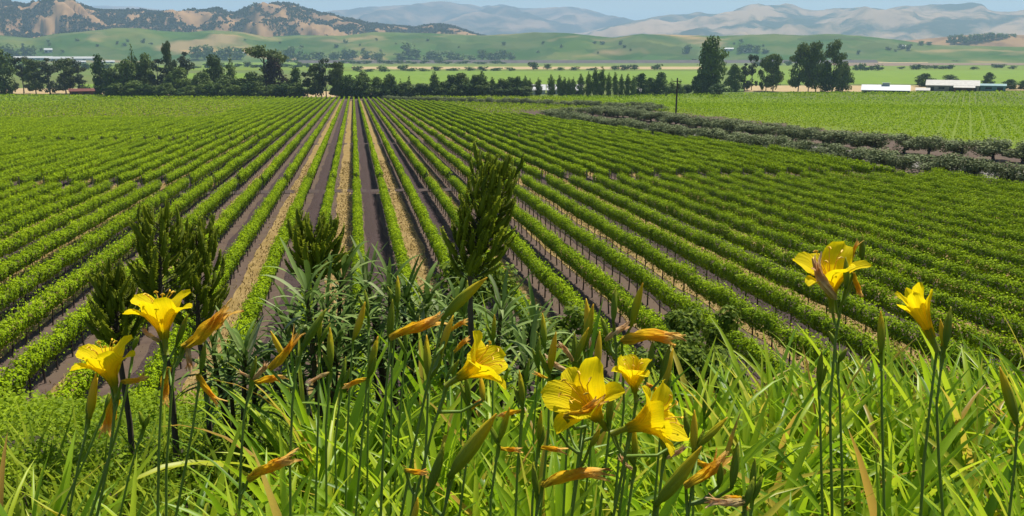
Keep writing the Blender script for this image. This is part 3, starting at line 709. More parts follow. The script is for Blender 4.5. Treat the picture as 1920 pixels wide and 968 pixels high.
def woodland():
    """the oak scrub that covers the dry hills, a far wood read as one mass"""
    rng = np.random.default_rng(5); C = []; S = []
    nu, nv = bV.shape[:2]
    for _ in range(60000):
        u = rng.uniform(0, nu - 2); v = rng.uniform(3, nv - 5)
        i, j = int(u), int(v)
        fu, fv = u - i, v - j
        p = (bV[i, j] * (1 - fu) + bV[i + 1, j] * fu) * (1 - fv) + (bV[i, j + 1] * (1 - fu) + bV[i + 1, j + 1] * fu) * fv
        x = bpx[i]
        if x < -120 or x > 980: continue
        dn = fbm((p[0] * .0052, p[1] * .0052, 2.0), 4)
        th = .02 if x < 430 else .18
        if 90 < x < 320: th = -.16
        if 640 < x: th = .06
        if 20 < x < 75 and v > nv * .6: th = .3
        if dn + .09 * rng.normal() < th and not (v > nv - 9 and rng.random() < (.75 if x > 440 else .35)): continue
        C.append(p); S.append(rng.uniform(7, 15))
    C = np.array(C); S = np.array(S); n = len(C); q = 6
    CC = np.repeat(C, q, 0) + unit(rng.normal(size=(n * q, 3))) * np.repeat(S, q)[:, None] * np.array([.55, .55, .4]) + np.array([0, 0, 3.0])
    V, F = leaf_quads(CC, rng.normal(size=(n * q, 3)) + np.array([0, -.3, .8]), np.repeat(S, q) * .8, rng)
    tag(inst('hillside_woodland', mesh('hillside_woodland', V, F, M['wood'], False, rng.random(n * q))), 'dark scrub woodland spread over the dry brown hills', 'woodland', None, 'stuff')
woodland()
def on_hill(px, py, GV=None, GP=None, lo=2300.0):
    """first point of the valley floor or foothill surface met by the ray through a pixel"""
    GV = gV if GV is None else GV; GP = gpx if GP is None else GP
    r = ray(px, py); h = np.linalg.norm(r[:2]); az = r[:2] / h; i = int(np.clip(np.searchsorted(GP, px), 0, len(GP) - 1))
    dd = np.hypot(GV[i, :, 0], GV[i, :, 1]); zz = GV[i, :, 2]
    d = np.arange(lo, dd.max(), 4.0); hz = np.maximum(np.interp(d, dd, zz), 0.0); rz = CAMZ + r[2] / h * d
    k = np.nonzero(hz >= rz)[0]; d0 = d[k[0]] if len(k) else dd[-5]
    return np.array([az[0] * d0, az[1] * d0, max(0.0, float(np.interp(d0, dd, zz)))])
LF = [(20, 112, 80, 40), (50, 110, 84, 34), (370, 112, 86, 26), (384, 112, 82, 24), (400, 112, 84, 24), (418, 112, 82, 28), (436, 112, 84, 26), (452, 112, 88, 22), (535, 114, 92, 30), (552, 114, 84, 26), (575, 114, 94, 30), (600, 114, 96, 30), (625, 114, 90, 26), (648, 112, 84, 26), (660, 112, 92, 26),
      (690, 112, 94, 28), (708, 112, 92, 24), (748, 112, 98, 26), (766, 110, 78, 30), (780, 112, 90, 24), (806, 113, 87, 24), (822, 113, 92, 28), (842, 113, 94, 26), (860, 113, 98, 22), (880, 113, 102, 22), (905, 113, 92, 20), (920, 113, 98, 18), (932, 113, 88, 20), (946, 113, 92, 18), (958, 113, 97, 16),
      (1390, 98, 82, 16), (1404, 98, 81, 18), (1420, 98, 84, 18), (1434, 99, 88, 14), (1287, 100, 77, 16), (1300, 114, 108, 12)]
for i, (px, by, ty, w) in enumerate(sorted(LF)):
    p = on_hill(px, by); dep = proj(p)[2]
    tree('far', (p[0], p[1], p[2] - 1), w / FPX * dep * 1.3, (by - ty) / FPX * dep * 1.1 + 1, f'{ordinal(i + 1)} dark tree clump from the left below the foothills', 'tree clumps below the foothills')

rgf = random.Random(12); nl_ = 0
for px in sorted(rgf.uniform(-10, 1700) for _ in range(46)):      # scattered field trees on the green foothills
    by = rgf.uniform(76, 104); hpx = rgf.uniform(4, 9); p = on_hill(px, by)
    if p[2] > 0.5:
        nl_ += 1; dep = proj(p)[2]
        tree('farmid' if nl_ % 2 else 'far', (p[0], p[1], p[2] - 1), hpx * 1.3 / FPX * dep, hpx / FPX * dep + 1, f'{ordinal(nl_)} tiny lone tree from the left on the green foothills', 'lone trees on the green foothills')
# trees along the dry hill crest on the right
for i, px in enumerate([1782, 1791, 1800, 1808, 1817, 1826, 1834, 1842, 1853, 1860, 1868, 1876, 1886, 1901]):
    by, ty = (84 - i * .9, 62 - i * .25) if i < 8 else (76 - (i - 8) * 1.2, 58 + (i - 8) * .8)
    p = on_hill(px, by, dV, dpx, 3200.0); dep = proj(p)[2]
    tree('far', (p[0], p[1], p[2] - 1), 14 / FPX * dep * 1.3, (proj(p)[1] - ty) / FPX * dep + 1, f'{ordinal(i + 1)} dark tree from the left in the dry hill windbreak', 'windbreak on the dry hill')
for i, (px, by, ty) in enumerate([(1665, 94, 86), (1690, 92, 80), (1705, 94, 80), (1726, 86, 75), (1740, 86, 77)]):
    p = on_hill(px, by); dep = proj(p)[2]
    tree('far', (p[0], p[1], p[2] - 1), 16 / FPX * dep, (by - ty) / FPX * dep + 1, f'{ordinal(i + 1)} dark tree from the left in the loose group below the dry hill', 'loose trees below the dry hill')

# ------------------------------------------------------------------ buildings
M['whiteroof'] = plain('white metal roof', (0.42, 0.44, 0.46), 0.5, .05, .3)
M['white'] = plain('white paint', (0.5, 0.5, 0.48), 0.6, .06, .4)
M['barngreen'] = plain('dark green boards', (0.035, 0.075, 0.065), 0.8, .2, .5)
M['teal'] = plain('teal metal', (0.13, 0.26, 0.26), 0.6, .1, .4)
M['greyroof'] = plain('grey sheet roof', (0.48, 0.45, 0.40), 0.7, .12, .6)
M['redbarn'] = plain('red brown boards', (0.16, 0.055, 0.04), 0.85, .2, .5)
M['dark'] = plain('dark opening', (0.02, 0.02, 0.022), 0.6)
M['glass'] = plain('window glass', (0.03, 0.035, 0.04), 0.15, spec=.5)
M['timber'] = plain('grey timber', (0.26, 0.23, 0.20), 0.9, .2, .6)
M['polewood'] = plain('dark pole wood', (0.06, 0.045, 0.035), 0.9, .2, 3)
def building(name, px0, px1, by, eave_px, ridge_px, depth_m, wallm, roofm, label, cat='barn', openings=3, cupola=False, dist=None, over=.4, openm='dark'):
    """gabled building, long side towards the camera; sizes from its pixel extent, on the valley floor"""
    a = onz((px0 + px1) / 2, by) if dist is None else on_hill((px0 + px1) / 2, by)
    dep = proj(a)[2]; L = (px1 - px0) / FPX * dep; He = eave_px / FPX * dep; Hr = ridge_px / FPX * dep
    z0 = float(a[2])
    rt = root(name, (a[0], a[1], z0), label, cat, None, -math.atan2(a[0], a[1]))
    m = MB(); h = L / 2; D = depth_m
    m.add([(-h, 0, -6 if z0 else 0), (h, 0, -6 if z0 else 0), (h, D, -6 if z0 else 0), (-h, D, -6 if z0 else 0), (-h, 0, He), (h, 0, He), (h, D, He), (-h, D, He), (-h, D / 2, Hr - .05), (h, D / 2, Hr - .05)],
          [(0, 1, 5, 4), (2, 3, 7, 6), (1, 2, 6, 9, 5), (3, 0, 4, 8, 7), (0, 3, 2, 1)])
    inst('wall', m.mesh('wall', wallm), rt)
    sl_ = (Hr - He) / (D / 2); oh = over
    m = MB(); t = .18
    for s in (0, 1):
        ye, yr = (-oh, D / 2) if s == 0 else (D + oh, D / 2)
        ze = He - oh * sl_ + .08
        V = [(-h - oh, ye, ze), (h + oh, ye, ze), (h + oh, yr, Hr + .08), (-h - oh, yr, Hr + .08)]
        m.add(V + [(x, y, z - t) for x, y, z in V], [(0, 1, 2, 3), (7, 6, 5, 4), (0, 4, 5, 1), (2, 6, 7, 3), (1, 5, 6, 2), (0, 3, 7, 4)])
    rf = inst('roof', m.mesh('roof', roofm), rt)
    if cupola:
        m = MB(); w = L * .07; zt = Hr + He * .45
        m.box(-w, w, D / 2 - w * .6, D / 2 + w * .6, Hr - .3, zt); m.box(-w * 1.25, w * 1.25, D / 2 - w * .8, D / 2 + w * .8, zt, zt + .25)
        inst('cupola', m.mesh('cupola', roofm), rf)
    for i in range(openings):
        x = -h + L * (i + .5) / openings; w = min(L / openings * .28, He * .7); hh = He * .72
        m = MB(); m.box(x - w, x + w, -.06, .05, .02 if i % 2 == 0 else He * .35, hh)
        inst('door' if i % 2 == 0 else 'window', m.mesh('door', M[openm]), rt)
    return rt
building('barn', 1618, 1701, 176.5, 7, 16, 16, M['barngreen'], M['whiteroof'], 'low dark green barn with bright white roof and cupola', openings=4, cupola=True)
building('barn', 1740, 1829, 171.5, 11, 20, 16, M['timber'], M['greyroof'], 'long weathered barn with pale grey roof', openings=5)
building('shed', 1790, 1824, 173.5, 9, 11.5, 7, M['redbarn'], M['greyroof'], 'small red brown shed before the long barn', 'shed', 2)
building('shed', 1825, 1881, 171.0, 10, 13, 10, M['teal'], M['teal'], 'teal metal shed right of the long barn', 'shed', 3)
building('shed', 1718, 1741, 174.5, 5, 9, 8, M['timber'], M['greyroof'], 'grey lean shed at the left end of the long barn', 'shed', 1)
building('shed', 134, 188, 178.0, 7, 11, 8, M['redbarn'], M['redbarn'], 'dark red brown shed at the left end of the vineyard', 'shed', 3)
building('house', 728, 744, 180.5, 8, 13, 9, M['redbarn'], M['redbarn'], 'small brown house among the middle trees', 'house', 2)
for (a, b, lb) in [(996, 1022, 'left white tunnel tent behind the poplars'), (1026, 1046, 'middle white tunnel tent behind the poplars'), (1070, 1092, 'right white tunnel tent behind the poplars')]:
    building('tent', a, b, 177.0, 8, 17, 14, M['white'], M['white'], lb, 'tent', 1)
building('house', 1196, 1208, 176, 5, 10, 8, M['white'], M['greyroof'], 'small white house right of the poplar windbreak', 'house', 2)
for (a, b, y, e, r, lb, n) in [(30, 95, 113, 4, 7, 'long white shed at the far left below the foothills', 4), (96, 182, 114, 4, 7.5, 'longest white shed far left below the foothills', 5), (84, 98, 99, 5, 8, 'white farmhouse on the left foothill', 2), (128, 160, 121, 3, 5, 'low white shed in front of the long white sheds', 3), (180, 214, 122, 3, 5, 'low white shed right of the long white sheds', 3),
                              (858, 868, 113, 3, 5, 'tiny white house among the middle tree clumps', 2), (1357, 1375, 95, 3, 5, 'white farmhouse left of the foothill trees', 2), (1393, 1409, 98, 3, 4.5, 'white farmhouse below the foothill trees', 2), (450, 462, 104, 4, 6, 'small white house below the left foothills', 2), (1690, 1697, 91, 4, 6, 'tiny white house below the dry hill', 2)]:
    building('house' if 'house' in lb else 'shed', a, b, y, e, r, 14, M['white'], M['white'], lb, 'house' if 'house' in lb else 'shed', n, dist=2380)
# utility pole
p = onz(1267, 222, 5.9); p[2] = tz(p[0], p[1]); dep = proj(p)[2]; hp = 74 / FPX * dep
rt = root('utility_pole', p, 'dark wooden utility pole beyond the olive hedges', 'pole', None, -AL)
m = MB(); m.tube([(0, 0, -.3), (0, 0, hp)], [.26, .19], 8); inst('pole', m.mesh('pole', M['polewood']), rt)
m = MB(); m.box(-1.2, 1.2, -.08, .08, hp - 1.0, hp - .82); ca = inst('crossarm', m.mesh('crossarm', M['polewood']), rt)
for x in (-1.05, -.4, .4, 1.05):
    m = MB(); m.tube([(x, 0, hp - .82), (x, 0, hp - .68), (x, 0, hp - .6)], [.05, .07, .03], 6); inst('insulator', m.mesh('insulator', M['white']), ca)

# ================================================================== foreground bank
def objleaf(name, stops, trans=0.4, rough=0.42, spec=0.35, vein=None):
    """leaf whose colour is picked per leaf; light veins run along its length"""
    m, nt, out = nmat(name)
    oi = node(nt, 'ShaderNodeObjectInfo'); c = ramp(nt, oi.outputs['Random'], stops)
    tc = node(nt, 'ShaderNodeTexCoord'); nz = node(nt, 'ShaderNodeTexNoise', Scale=6.0, Detail=3.0); nt.links.new(tc.outputs['Object'], nz.inputs['Vector'])
    hv = node(nt, 'ShaderNodeHueSaturation'); nt.links.new(c, hv.inputs['Color'])
    mr = node(nt, 'ShaderNodeMapRange'); mr.inputs['To Min'].default_value = .7; mr.inputs['To Max'].default_value = 1.3
    nt.links.new(nz.outputs['Fac'], mr.inputs['Value']); nt.links.new(mr.outputs[0], hv.inputs['Value']); c = hv.outputs[0]
    p = node(nt, 'ShaderNodeBsdfPrincipled', Roughness=rough); p.inputs['Specular IOR Level'].default_value = spec
    nt.links.new(c, p.inputs['Base Color'])
    t = node(nt, 'ShaderNodeBsdfTranslucent'); nt.links.new(c, t.inputs['Color'])
    mx = node(nt, 'ShaderNodeMixShader', Fac=trans); nt.links.new(p.outputs[0], mx.inputs[1]); nt.links.new(t.outputs[0], mx.inputs[2])
    nt.links.new(mx.outputs[0], out.inputs['Surface']); return m
def lengthmat(name, stops, trans=0.2, rough=.45, mott=.15, vein=None, spec=.3):
    """colour that changes along the piece's own length (object z from 0 to 1)"""
    m, nt, out = nmat(name)
    tc = node(nt, 'ShaderNodeTexCoord'); sp = node(nt, 'ShaderNodeSeparateXYZ'); nt.links.new(tc.outputs['Object'], sp.inputs[0])
    nz = node(nt, 'ShaderNodeTexNoise', Scale=5.0, Detail=4.0); nt.links.new(tc.outputs['Object'], nz.inputs['Vector'])
    ad = node(nt, 'ShaderNodeMath', operation='MULTIPLY_ADD'); ad.inputs[1].default_value = mott; nt.links.new(nz.outputs['Fac'], ad.inputs[0])
    sb = node(nt, 'ShaderNodeMath', operation='SUBTRACT'); sb.inputs[1].default_value = mott * .5; nt.links.new(sp.outputs['Z'], sb.inputs[0])
    nt.links.new(sb.outputs[0], ad.inputs[2])
    c = ramp(nt, ad.outputs[0], stops)
    p = node(nt, 'ShaderNodeBsdfPrincipled', Roughness=rough); p.inputs['Specular IOR Level'].default_value = spec
    if vein:
        mp = node(nt, 'ShaderNodeMapping'); mp.inputs['Scale'].default_value = vein; nt.links.new(tc.outputs['Object'], mp.inputs['Vector'])
        nv_ = node(nt, 'ShaderNodeTexNoise', Scale=1.0, Detail=2.0); nt.links.new(mp.outputs[0], nv_.inputs['Vector'])
        mr = node(nt, 'ShaderNodeMapRange'); mr.inputs['From Min'].default_value = .3; mr.inputs['From Max'].default_value = .7; mr.inputs['To Min'].default_value = .86; mr.inputs['To Max'].default_value = 1.08
        nt.links.new(nv_.outputs['Fac'], mr.inputs['Value'])
        hv = node(nt, 'ShaderNodeHueSaturation'); nt.links.new(c, hv.inputs['Color']); nt.links.new(mr.outputs[0], hv.inputs['Value']); c = hv.outputs[0]
        bp = node(nt, 'ShaderNodeBump', Strength=.3, Distance=.02); nt.links.new(nv_.outputs['Fac'], bp.inputs['Height']); nt.links.new(bp.outputs[0], p.inputs['Normal'])
    nt.links.new(c, p.inputs['Base Color']); t = node(nt, 'ShaderNodeBsdfTranslucent'); nt.links.new(c, t.inputs['Color'])
    mx = node(nt, 'ShaderNodeMixShader', Fac=trans); nt.links.new(p.outputs[0], mx.inputs[1]); nt.links.new(t.outputs[0], mx.inputs[2])
    nt.links.new(mx.outputs[0], out.inputs['Surface']); return m
M['lilyleaf'] = objleaf('daylily leaf', [(0, (0.13, 0.25, 0.008)), (.4, (0.30, 0.46, 0.012)), (.84, (0.52, 0.62, 0.03)), (.93, (0.64, 0.54, 0.06)), (1, (0.45, 0.26, 0.05))], .5)
M['stem'] = plain('daylily stem', (0.13, 0.21, 0.02), .5, .25, 8)
M['petal'] = lengthmat('yellow petal', [(0, (0.46, 0.42, 0.02)), (.25, (0.97, 0.72, 0.003)), (1, (0.98, 0.80, 0.008))], .5, .8, .1, (2, 34, 2), .12)
M['stamen'] = plain('stamen', (0.75, 0.45, 0.02), .5)
M['bud'] = lengthmat('daylily bud', [(0, (0.14, 0.22, 0.012)), (.5, (0.34, 0.37, 0.015)), (.85, (0.68, 0.52, 0.012)), (1, (0.70, 0.40, 0.02))], .25, .5, .3, (16, 16, 1.5), .15)
M['greenbud'] = lengthmat('green daylily bud', [(0, (0.10, 0.18, 0.012)), (.7, (0.20, 0.27, 0.015)), (1, (0.36, 0.36, 0.02))], .2, .5, .3, (16, 16, 1.5), .15)
M['yellowbud'] = lengthmat('yellow daylily bud', [(0, (0.22, 0.26, 0.012)), (.4, (0.58, 0.46, 0.010)), (1, (0.80, 0.52, 0.012))], .25)
M['wilt'] = lengthmat('withered orange petal', [(0, (0.60, 0.42, 0.03)), (.3, (0.92, 0.60, 0.02)), (.6, (0.90, 0.44, 0.02)), (.85, (0.90, 0.62, 0.18)), (1, (0.50, 0.22, 0.06))], .4, .8, .7, (30, 30, 3), .1)
M['palewilt'] = lengthmat('withered pale petal', [(0, (0.55, 0.40, 0.12)), (.4, (0.80, 0.60, 0.32)), (.7, (0.66, 0.36, 0.14)), (1, (0.78, 0.62, 0.42))], .4, .8, .7, (30, 30, 3), .1)
M['echleaf'] = objleaf('grey green shrub leaf', [(0, (0.08, 0.14, 0.024)), (.6, (0.16, 0.24, 0.05)), (.9, (0.25, 0.32, 0.10)), (1, (0.30, 0.34, 0.18))], .2, .65, .1)
M['echstem'] = plain('shrub stem', (0.07, 0.055, 0.04), .9, .3, 12)
M['floret'] = foliage('seed spike bract', (0.032, 0.068, 0.007), (0.42, 0.47, 0.03), .34, objvar=.25, spec=.15)
M['cover'] = foliage('ground cover leaf', (0.04, 0.11, 0.004), (0.34, 0.46, 0.012), .35, spec=.12)
M['bushleaf'] = foliage('bank bush leaf', (0.05, 0.10, 0.010), (0.22, 0.29, 0.025), .3, spec=.1)
M['blade'] = foliage('grass blade', (0.12, 0.20, 0.01), (0.40, 0.48, 0.03), .4)

# ---------------------------------------------------------------- daylily leaves
def strap(L, w, a0, k, seed, nseg=9, twist=0.0, fold=.38, pw=1.6):
    rg = random.Random(seed); V = []; F = []; x = z = 0.0
    for i in range(nseg + 1):
        s = i / nseg; ph = a0 + k * s ** pw
        hw = w * .5 * max(0.0, (1 - s ** 3)) ** .8 * (.65 + .35 * min(1, s * 4)); 
        if i == nseg: hw = w * .02
        n = np.array([-math.cos(ph), 0, math.sin(ph)]); tw = twist * s
        sx = np.array([0, math.cos(tw), 0]) + n * math.sin(tw)
        c = np.array([x, rg.uniform(-.002, .002) + .03 * math.sin(2 * s + seed) * s, z])
        V += [c - sx * hw + n * hw * fold, c, c + sx * hw + n * hw * fold]
        x += math.sin(ph) * L / nseg; z += math.cos(ph) * L / nseg
    for i in range(nseg):
        b = 3 * i; F += [(b, b + 1, b + 4, b + 3), (b + 1, b + 2, b + 5, b + 4)]
    return mesh('leaf', V, F, M['lilyleaf'], True)
LEAVES = []
for i in range(26):
    rg = random.Random(900 + i)
    LEAVES.append(strap(rg.uniform(.40, .66), rg.uniform(.016, .028), rg.uniform(.05, .5), rg.uniform(.4, 1.7), i, 9, rg.uniform(-.8, .8)))
NC = [0]
def lily_clump(x, y, n, sc_, rg):
    NC[0] += 1
    rt = root('daylily_clump', (x, y, tz(x, y) - .01), None, 'plant', 'daylily leaf clumps on the bank')
    rt['_px'] = float(proj((x, y, tz(x, y) + .3))[0])
    for i in range(n):
        a = rg.uniform(0, 6.28); r = rg.uniform(0, .06)
        s = sc_ * rg.uniform(.8, 1.15)
        inst('leaf', LEAVES[rg.randrange(len(LEAVES))], rt, (math.cos(a) * r, math.sin(a) * r, 0), (rg.uniform(-.12, .12), rg.uniform(-.1, .15), a + rg.uniform(-.5, .5)), (s, s * rg.uniform(.85, 1.2), s))
    return rt
clumps = []; rgc = random.Random(31)
t = 1.08
rowi = 0
while t < 3.15:
    half = .66 * t + .25; u = -half + rgc.uniform(0, .2); 
    while u < half:
        tt = t + rgc.uniform(-.12, .12); uu = u + rgc.uniform(-.08, .08)
        p = FH * tt + RV * uu; px = 960 + FPX * uu / (tt / math.cos(TH) * .97)
        lim = float(np.interp(px, [-200, 200, 330, 480, 560, 1000, 1080, 1200, 1380, 1500, 2200], [1.7, 1.75, 1.9, 2.3, 2.65, 2.7, 2.5, 2.4, 2.7, 3.1, 3.15]))
        if tt < lim:
            sc_ = .78 if px < 260 else (.92 if tt < 1.6 else 1.0)
            clumps.append(lily_clump(p[0], p[1], rgc.randint(34, 42), sc_, rgc))
        u += .21 + .04 * t
    t += .21; rowi += 1
clumps.sort(key=lambda o: (round(-proj(o.location)[1] / 60), o['_px']))
# rank each clump inside its depth band so that the label can be followed from the left
bands = {}
for o in clumps:
    d = math.hypot(*o.location[:2]); b = 0 if d < 1.5 else 1 if d < 2.0 else 2 if d < 2.5 else 3
    bands.setdefault(b, []).append(o)
BN = ['in the front band at the lower edge', 'in the second band up the bank', 'in the third band up the bank', 'in the back band of the bank']
for b, os_ in bands.items():
    for i, o in enumerate(sorted(os_, key=lambda q: q['_px'])): o['label'] = f'{ordinal(i + 1)} daylily leaf clump from the left {BN[b]}'
for o in clumps: del o['_px']

# ---------------------------------------------------------------- daylily flowers
def petal(wmax, a0, a1, pw, seed, ruffle=.05, ns=12, nc=6, noise_=0.0):
    rg = random.Random(seed); V = []; F = []; r = .05; z = 0.0; ph0 = rg.uniform(0, 6)
    for i in range(ns + 1):
        s = i / ns; ph = a0 + a1 * s ** pw
        st = min(1, s / .55); st = st * st * (3 - 2 * st)
        W = wmax * (.20 + .80 * st) * (1.0 if s < .6 else max(0, 1 - ((s - .6) / .4) ** 2.3) ** .55)
        W = max(W, .012)
        n = np.array([-math.cos(ph), 0, math.sin(ph)])
        for j in range(nc + 1):
            c = -1 + 2 * j / nc
            off = .30 * W * c * c * (1 - .55 * s) - .035 * math.exp(-(c * 5) ** 2) * (s < .97)
            off += ruffle * math.sin(11 * s + 2.2 * c + ph0) * abs(c) ** 2 * min(1, max(0, (s - .25) * 2.2)) + noise_ * rg.uniform(-1, 1)
            V.append(np.array([r, c * W, z]) + n * off)
        r += math.sin(ph) / ns; z += math.cos(ph) / ns
    for i in range(ns):
        for j in range(nc):
            b = i * (nc + 1) + j; F.append((b, b + 1, b + nc + 2, b + nc + 1))
    return mesh('petal', V, F, M['petal'], True)
def stamen_mesh():
    m = MB(); m.tube([(.03, 0, .1), (.07, 0, .45), (.16, 0, .72), (.24, 0, .80)], [.012, .010, .009, .008], 5)
    m.tube([(.215, -.03, .80), (.25, 0, .815), (.275, .03, .80)], [.010, .02, .010], 5)
    return m.mesh('stamen', M['stamen'], True)
ST = stamen_mesh()
def tube_mesh():
    m = MB(); m.tube([(0, 0, -.28), (0, 0, -.1), (0, 0, .05), (0, 0, .2)], [.055, .05, .06, .085], 10); return m.mesh('flower', M['yellowbud'], True)
FT_ = tube_mesh()
PET = {'open': ([petal(.30, .16, 1.35, 1.7, 1 + i) for i in range(3)], [petal(.19, .22, 1.75, 1.6, 11 + i, .02) for i in range(3)]),
       'trumpet': ([petal(.33, .10, 1.45, 2.3, 21 + i) for i in range(3)], [petal(.21, .14, 2.1, 2.2, 31 + i, .02) for i in range(3)]),
       'half': ([petal(.15, .03, .42, 1.4, 41 + i) for i in range(3)], [petal(.11, .10, .75, 1.8, 51 + i, .02) for i in range(3)])}
def orient(o, axis, spin):
    q = Vector(axis).to_track_quat('Z', 'Y'); o.rotation_mode = 'QUATERNION'
    o.rotation_quaternion = q @ Matrix.Rotation(spin, 3, 'Z').to_quaternion()
def img_axis(ang, toward):
    a = math.radians(ang); c = math.sqrt(max(0, 1 - toward * toward)); return (RV * math.cos(a) + UV_ * math.sin(a)) * c - FV * toward
def add_flower(rt, base, axis, size, kind, spin, org):
    fl = inst('flower', FT_, rt, base - org, None, (size, size, size)); orient(fl, axis, spin)
    ip, op = PET[kind]
    for i in range(3):
        inst('petal', ip[i], fl, (0, 0, .02), (0, 0, i * 2.0944 + 1.047)); inst('petal', op[i], fl, (0, 0, 0), (0, 0, i * 2.0944), (.97, .97, .97))
    if kind != 'half':
        for i in range(6): inst('stamen', ST, fl, (0, 0, .05), (0, 0, i * 1.047 + .4))
    return fl
def bud_mesh(seed, mat, bend=.06, fat=1.0):
    rg = random.Random(seed); V = []; F = []; n, k = 12, 12
    for i in range(n + 1):
        s = i / n; r = .096 * fat * (math.sin(math.pi * min(.985, s ** .85 * .93 + .05)) ** .8) * (1 if s < .9 else .8)
        if s < .12: r = max(r * .8, .045)
        if i == n: r = .012
        cx = bend * s * s
        for j in range(k):
            a = 2 * math.pi * j / k; rr = r * (1 + .07 * math.cos(3 * a + 1.2 * s))
            V.append((cx + rr * math.cos(a), rr * math.sin(a), s))
    for i in range(n):
        for j in range(k): F.append((i * k + j, i * k + (j + 1) % k, (i + 1) * k + (j + 1) % k, (i + 1) * k + j))
    F.append(tuple(reversed(range(k)))); F.append(tuple(n * k + j for j in range(k)))
    return mesh('bud', V, F, mat, True)
BUD = {k: [bud_mesh(i, M[k], .10 - .06 * i) for i in range(3)] for k in ('bud', 'greenbud', 'yellowbud')}
def wilt_mesh(seed, mat, droop=.2):
    """a spent bloom: six papery petals shrunk and twisted round each other, loose ragged tips"""
    rg = random.Random(seed); m = MB(); tw = rg.choice((-1, 1)) * rg.uniform(2.0, 4.0); ns = 13
    m.tube([(0, 0, -.02), (0, 0, .08), (.0, 0, .16)], [.03, .035, .025], 7)
    for q in range(6):
        a0 = q * 1.047 + rg.uniform(-.2, .2); ln = rg.uniform(.84, 1.04); sp = rg.uniform(.0, .16); w0 = rg.uniform(.045, .075); ph = rg.uniform(0, 6); W = []; G = []
        for i in range(ns):
            s = i / (ns - 1); a = a0 + tw * s * .8; tipq = max(0, s - .68) / .32
            rr = .018 + .036 * math.sin(math.pi * min(1, .1 + .8 * s)) + sp * tipq ** 1.5 + .010 * math.sin(9 * s + ph)
            cx = droop * (s * ln) ** 2; cy_ = .04 * math.sin(4 * s + seed)
            c = np.array([cx + rr * math.cos(a), cy_ + rr * math.sin(a), ln * s - .10 * tipq * sp * 4 + .012 * rg.uniform(-1, 1)])
            roll = .7 * math.sin(5 * s + ph); tn = np.array([-math.sin(a), math.cos(a), 0]); rd = np.array([math.cos(a), math.sin(a), 0])
            wd = w0 * (.35 + .65 * math.sin(math.pi * min(1, .15 + s * .75))) * (1 - .75 * tipq ** 2) * (1 + .18 * rg.uniform(-1, 1))
            t_ = (tn * math.cos(roll) + rd * math.sin(roll)) * wd
            W += [c - t_ + rd * .012 * rg.uniform(-1, 1), c - t_ * .4 + rd * .022, c + t_ * .1 - rd * .008, c + t_ * .55 + rd * .02, c + t_ + rd * .012 * rg.uniform(-1, 1)]
        for i in range(ns - 1):
            for j in range(4): b = 5 * i + j; G.append((b, b + 1, b + 6, b + 5))
        m.add(W, G)
    return m.mesh('withered_flower', mat, True)
WILT = {'wilt': [wilt_mesh(i, M['wilt'], .05 + .1 * i) for i in range(4)], 'pale': [wilt_mesh(20 + i, M['palewilt'], .15 + .12 * i) for i in range(3)]}

def stalk(depth, path, items, label, lean=0.0):
    """one flower stalk. path: pixels from the top down; items: (type, base px, tip px or (angle, toward, size px), extra)"""
    pts = [at(x, y, depth + lean * i / max(1, len(path) - 1)) for i, (x, y) in enumerate(path)]
    d = pts[-1] - pts[-2]; d /= np.linalg.norm(d); d = unit(d * .5 + np.array([0, 0, -.8]))
    while pts[-1][2] > tz(pts[-1][0], pts[-1][1]) - .02 and len(pts) < 60: pts.append(pts[-1] + d * .08)
    org = pts[-1].copy(); org[2] = tz(org[0], org[1])
    rt = root('daylily_stalk', org, label, 'flower', 'yellow daylily flower stalks')
    m = MB(); N = len(pts)
    # smooth path
    sm = [pts[0]]
    for a, b in zip(pts[:-1], pts[1:]): sm += [a * .67 + b * .33, a * .33 + b * .67, b]
    R_ = [.0020 + .0016 * i / len(sm) for i in range(len(sm))]
    m.tube([p - org for p in sm], R_, 7)
    stemdone = m
    for n_, it in enumerate(items):
        typ, (bx, by), geo = it[0], it[1], it[2]
        dz = it[3] if len(it) > 3 else 0.0
        base = at(bx, by, depth + dz)
        # short branch to the stem
        j = min(range(len(sm)), key=lambda q: np.linalg.norm(sm[q] - base - np.array([0, 0, -.035])) )
        dist = np.linalg.norm(sm[j] - base)
        if dist > .004:
            mid = (sm[j] + base) / 2 + np.array([0, 0, -.12 * dist]); stemdone.tube([sm[j] - org, mid - org, base - org], [.0028, .0024, .0022], 6)
        rg = random.Random(n_ * 13 + int(bx))
        if typ in PET:
            ang, tow, spx = geo; size = spx / FPX * depth / 1.42
            ax = img_axis(ang, tow); add_flower(rt, base + ax * size * .25, ax, size, typ, it[4] if len(it) > 4 else rg.uniform(0, 6), org)
        else:
            tx, ty = geo; tow = it[4] if len(it) > 4 else rg.uniform(-.25, .25)
            tip = at(tx, ty, depth + dz); L = np.linalg.norm(tip - base); ax = (tip - base) / L - FV * tow; ax /= np.linalg.norm(ax)
            if typ in BUD: o = inst('bud', BUD[typ][rg.randrange(3)], rt, base - org, None, (max(.055, L) * .92, max(.055, L) * .92, L))
            else: o = inst('withered_flower', WILT[typ][rg.randrange(len(WILT[typ]))], rt, base - org, None, (L * .95, L * .95, L))
            orient(o, ax, rg.uniform(0, 6))
    inst('stem', stemdone.mesh('stem', M['stem'], True), rt)
    return rt
D = 1.42
stalk(D, [(312, 648), (303, 740), (298, 850), (296, 968)], [('open', (312, 662), (94, .12, 146), 0, 2.3), ('pale', (300, 640), (256, 626)), ('greenbud', (330, 650), (352, 588), .03)], 'tall stalk carrying the upright yellow flower at far left')
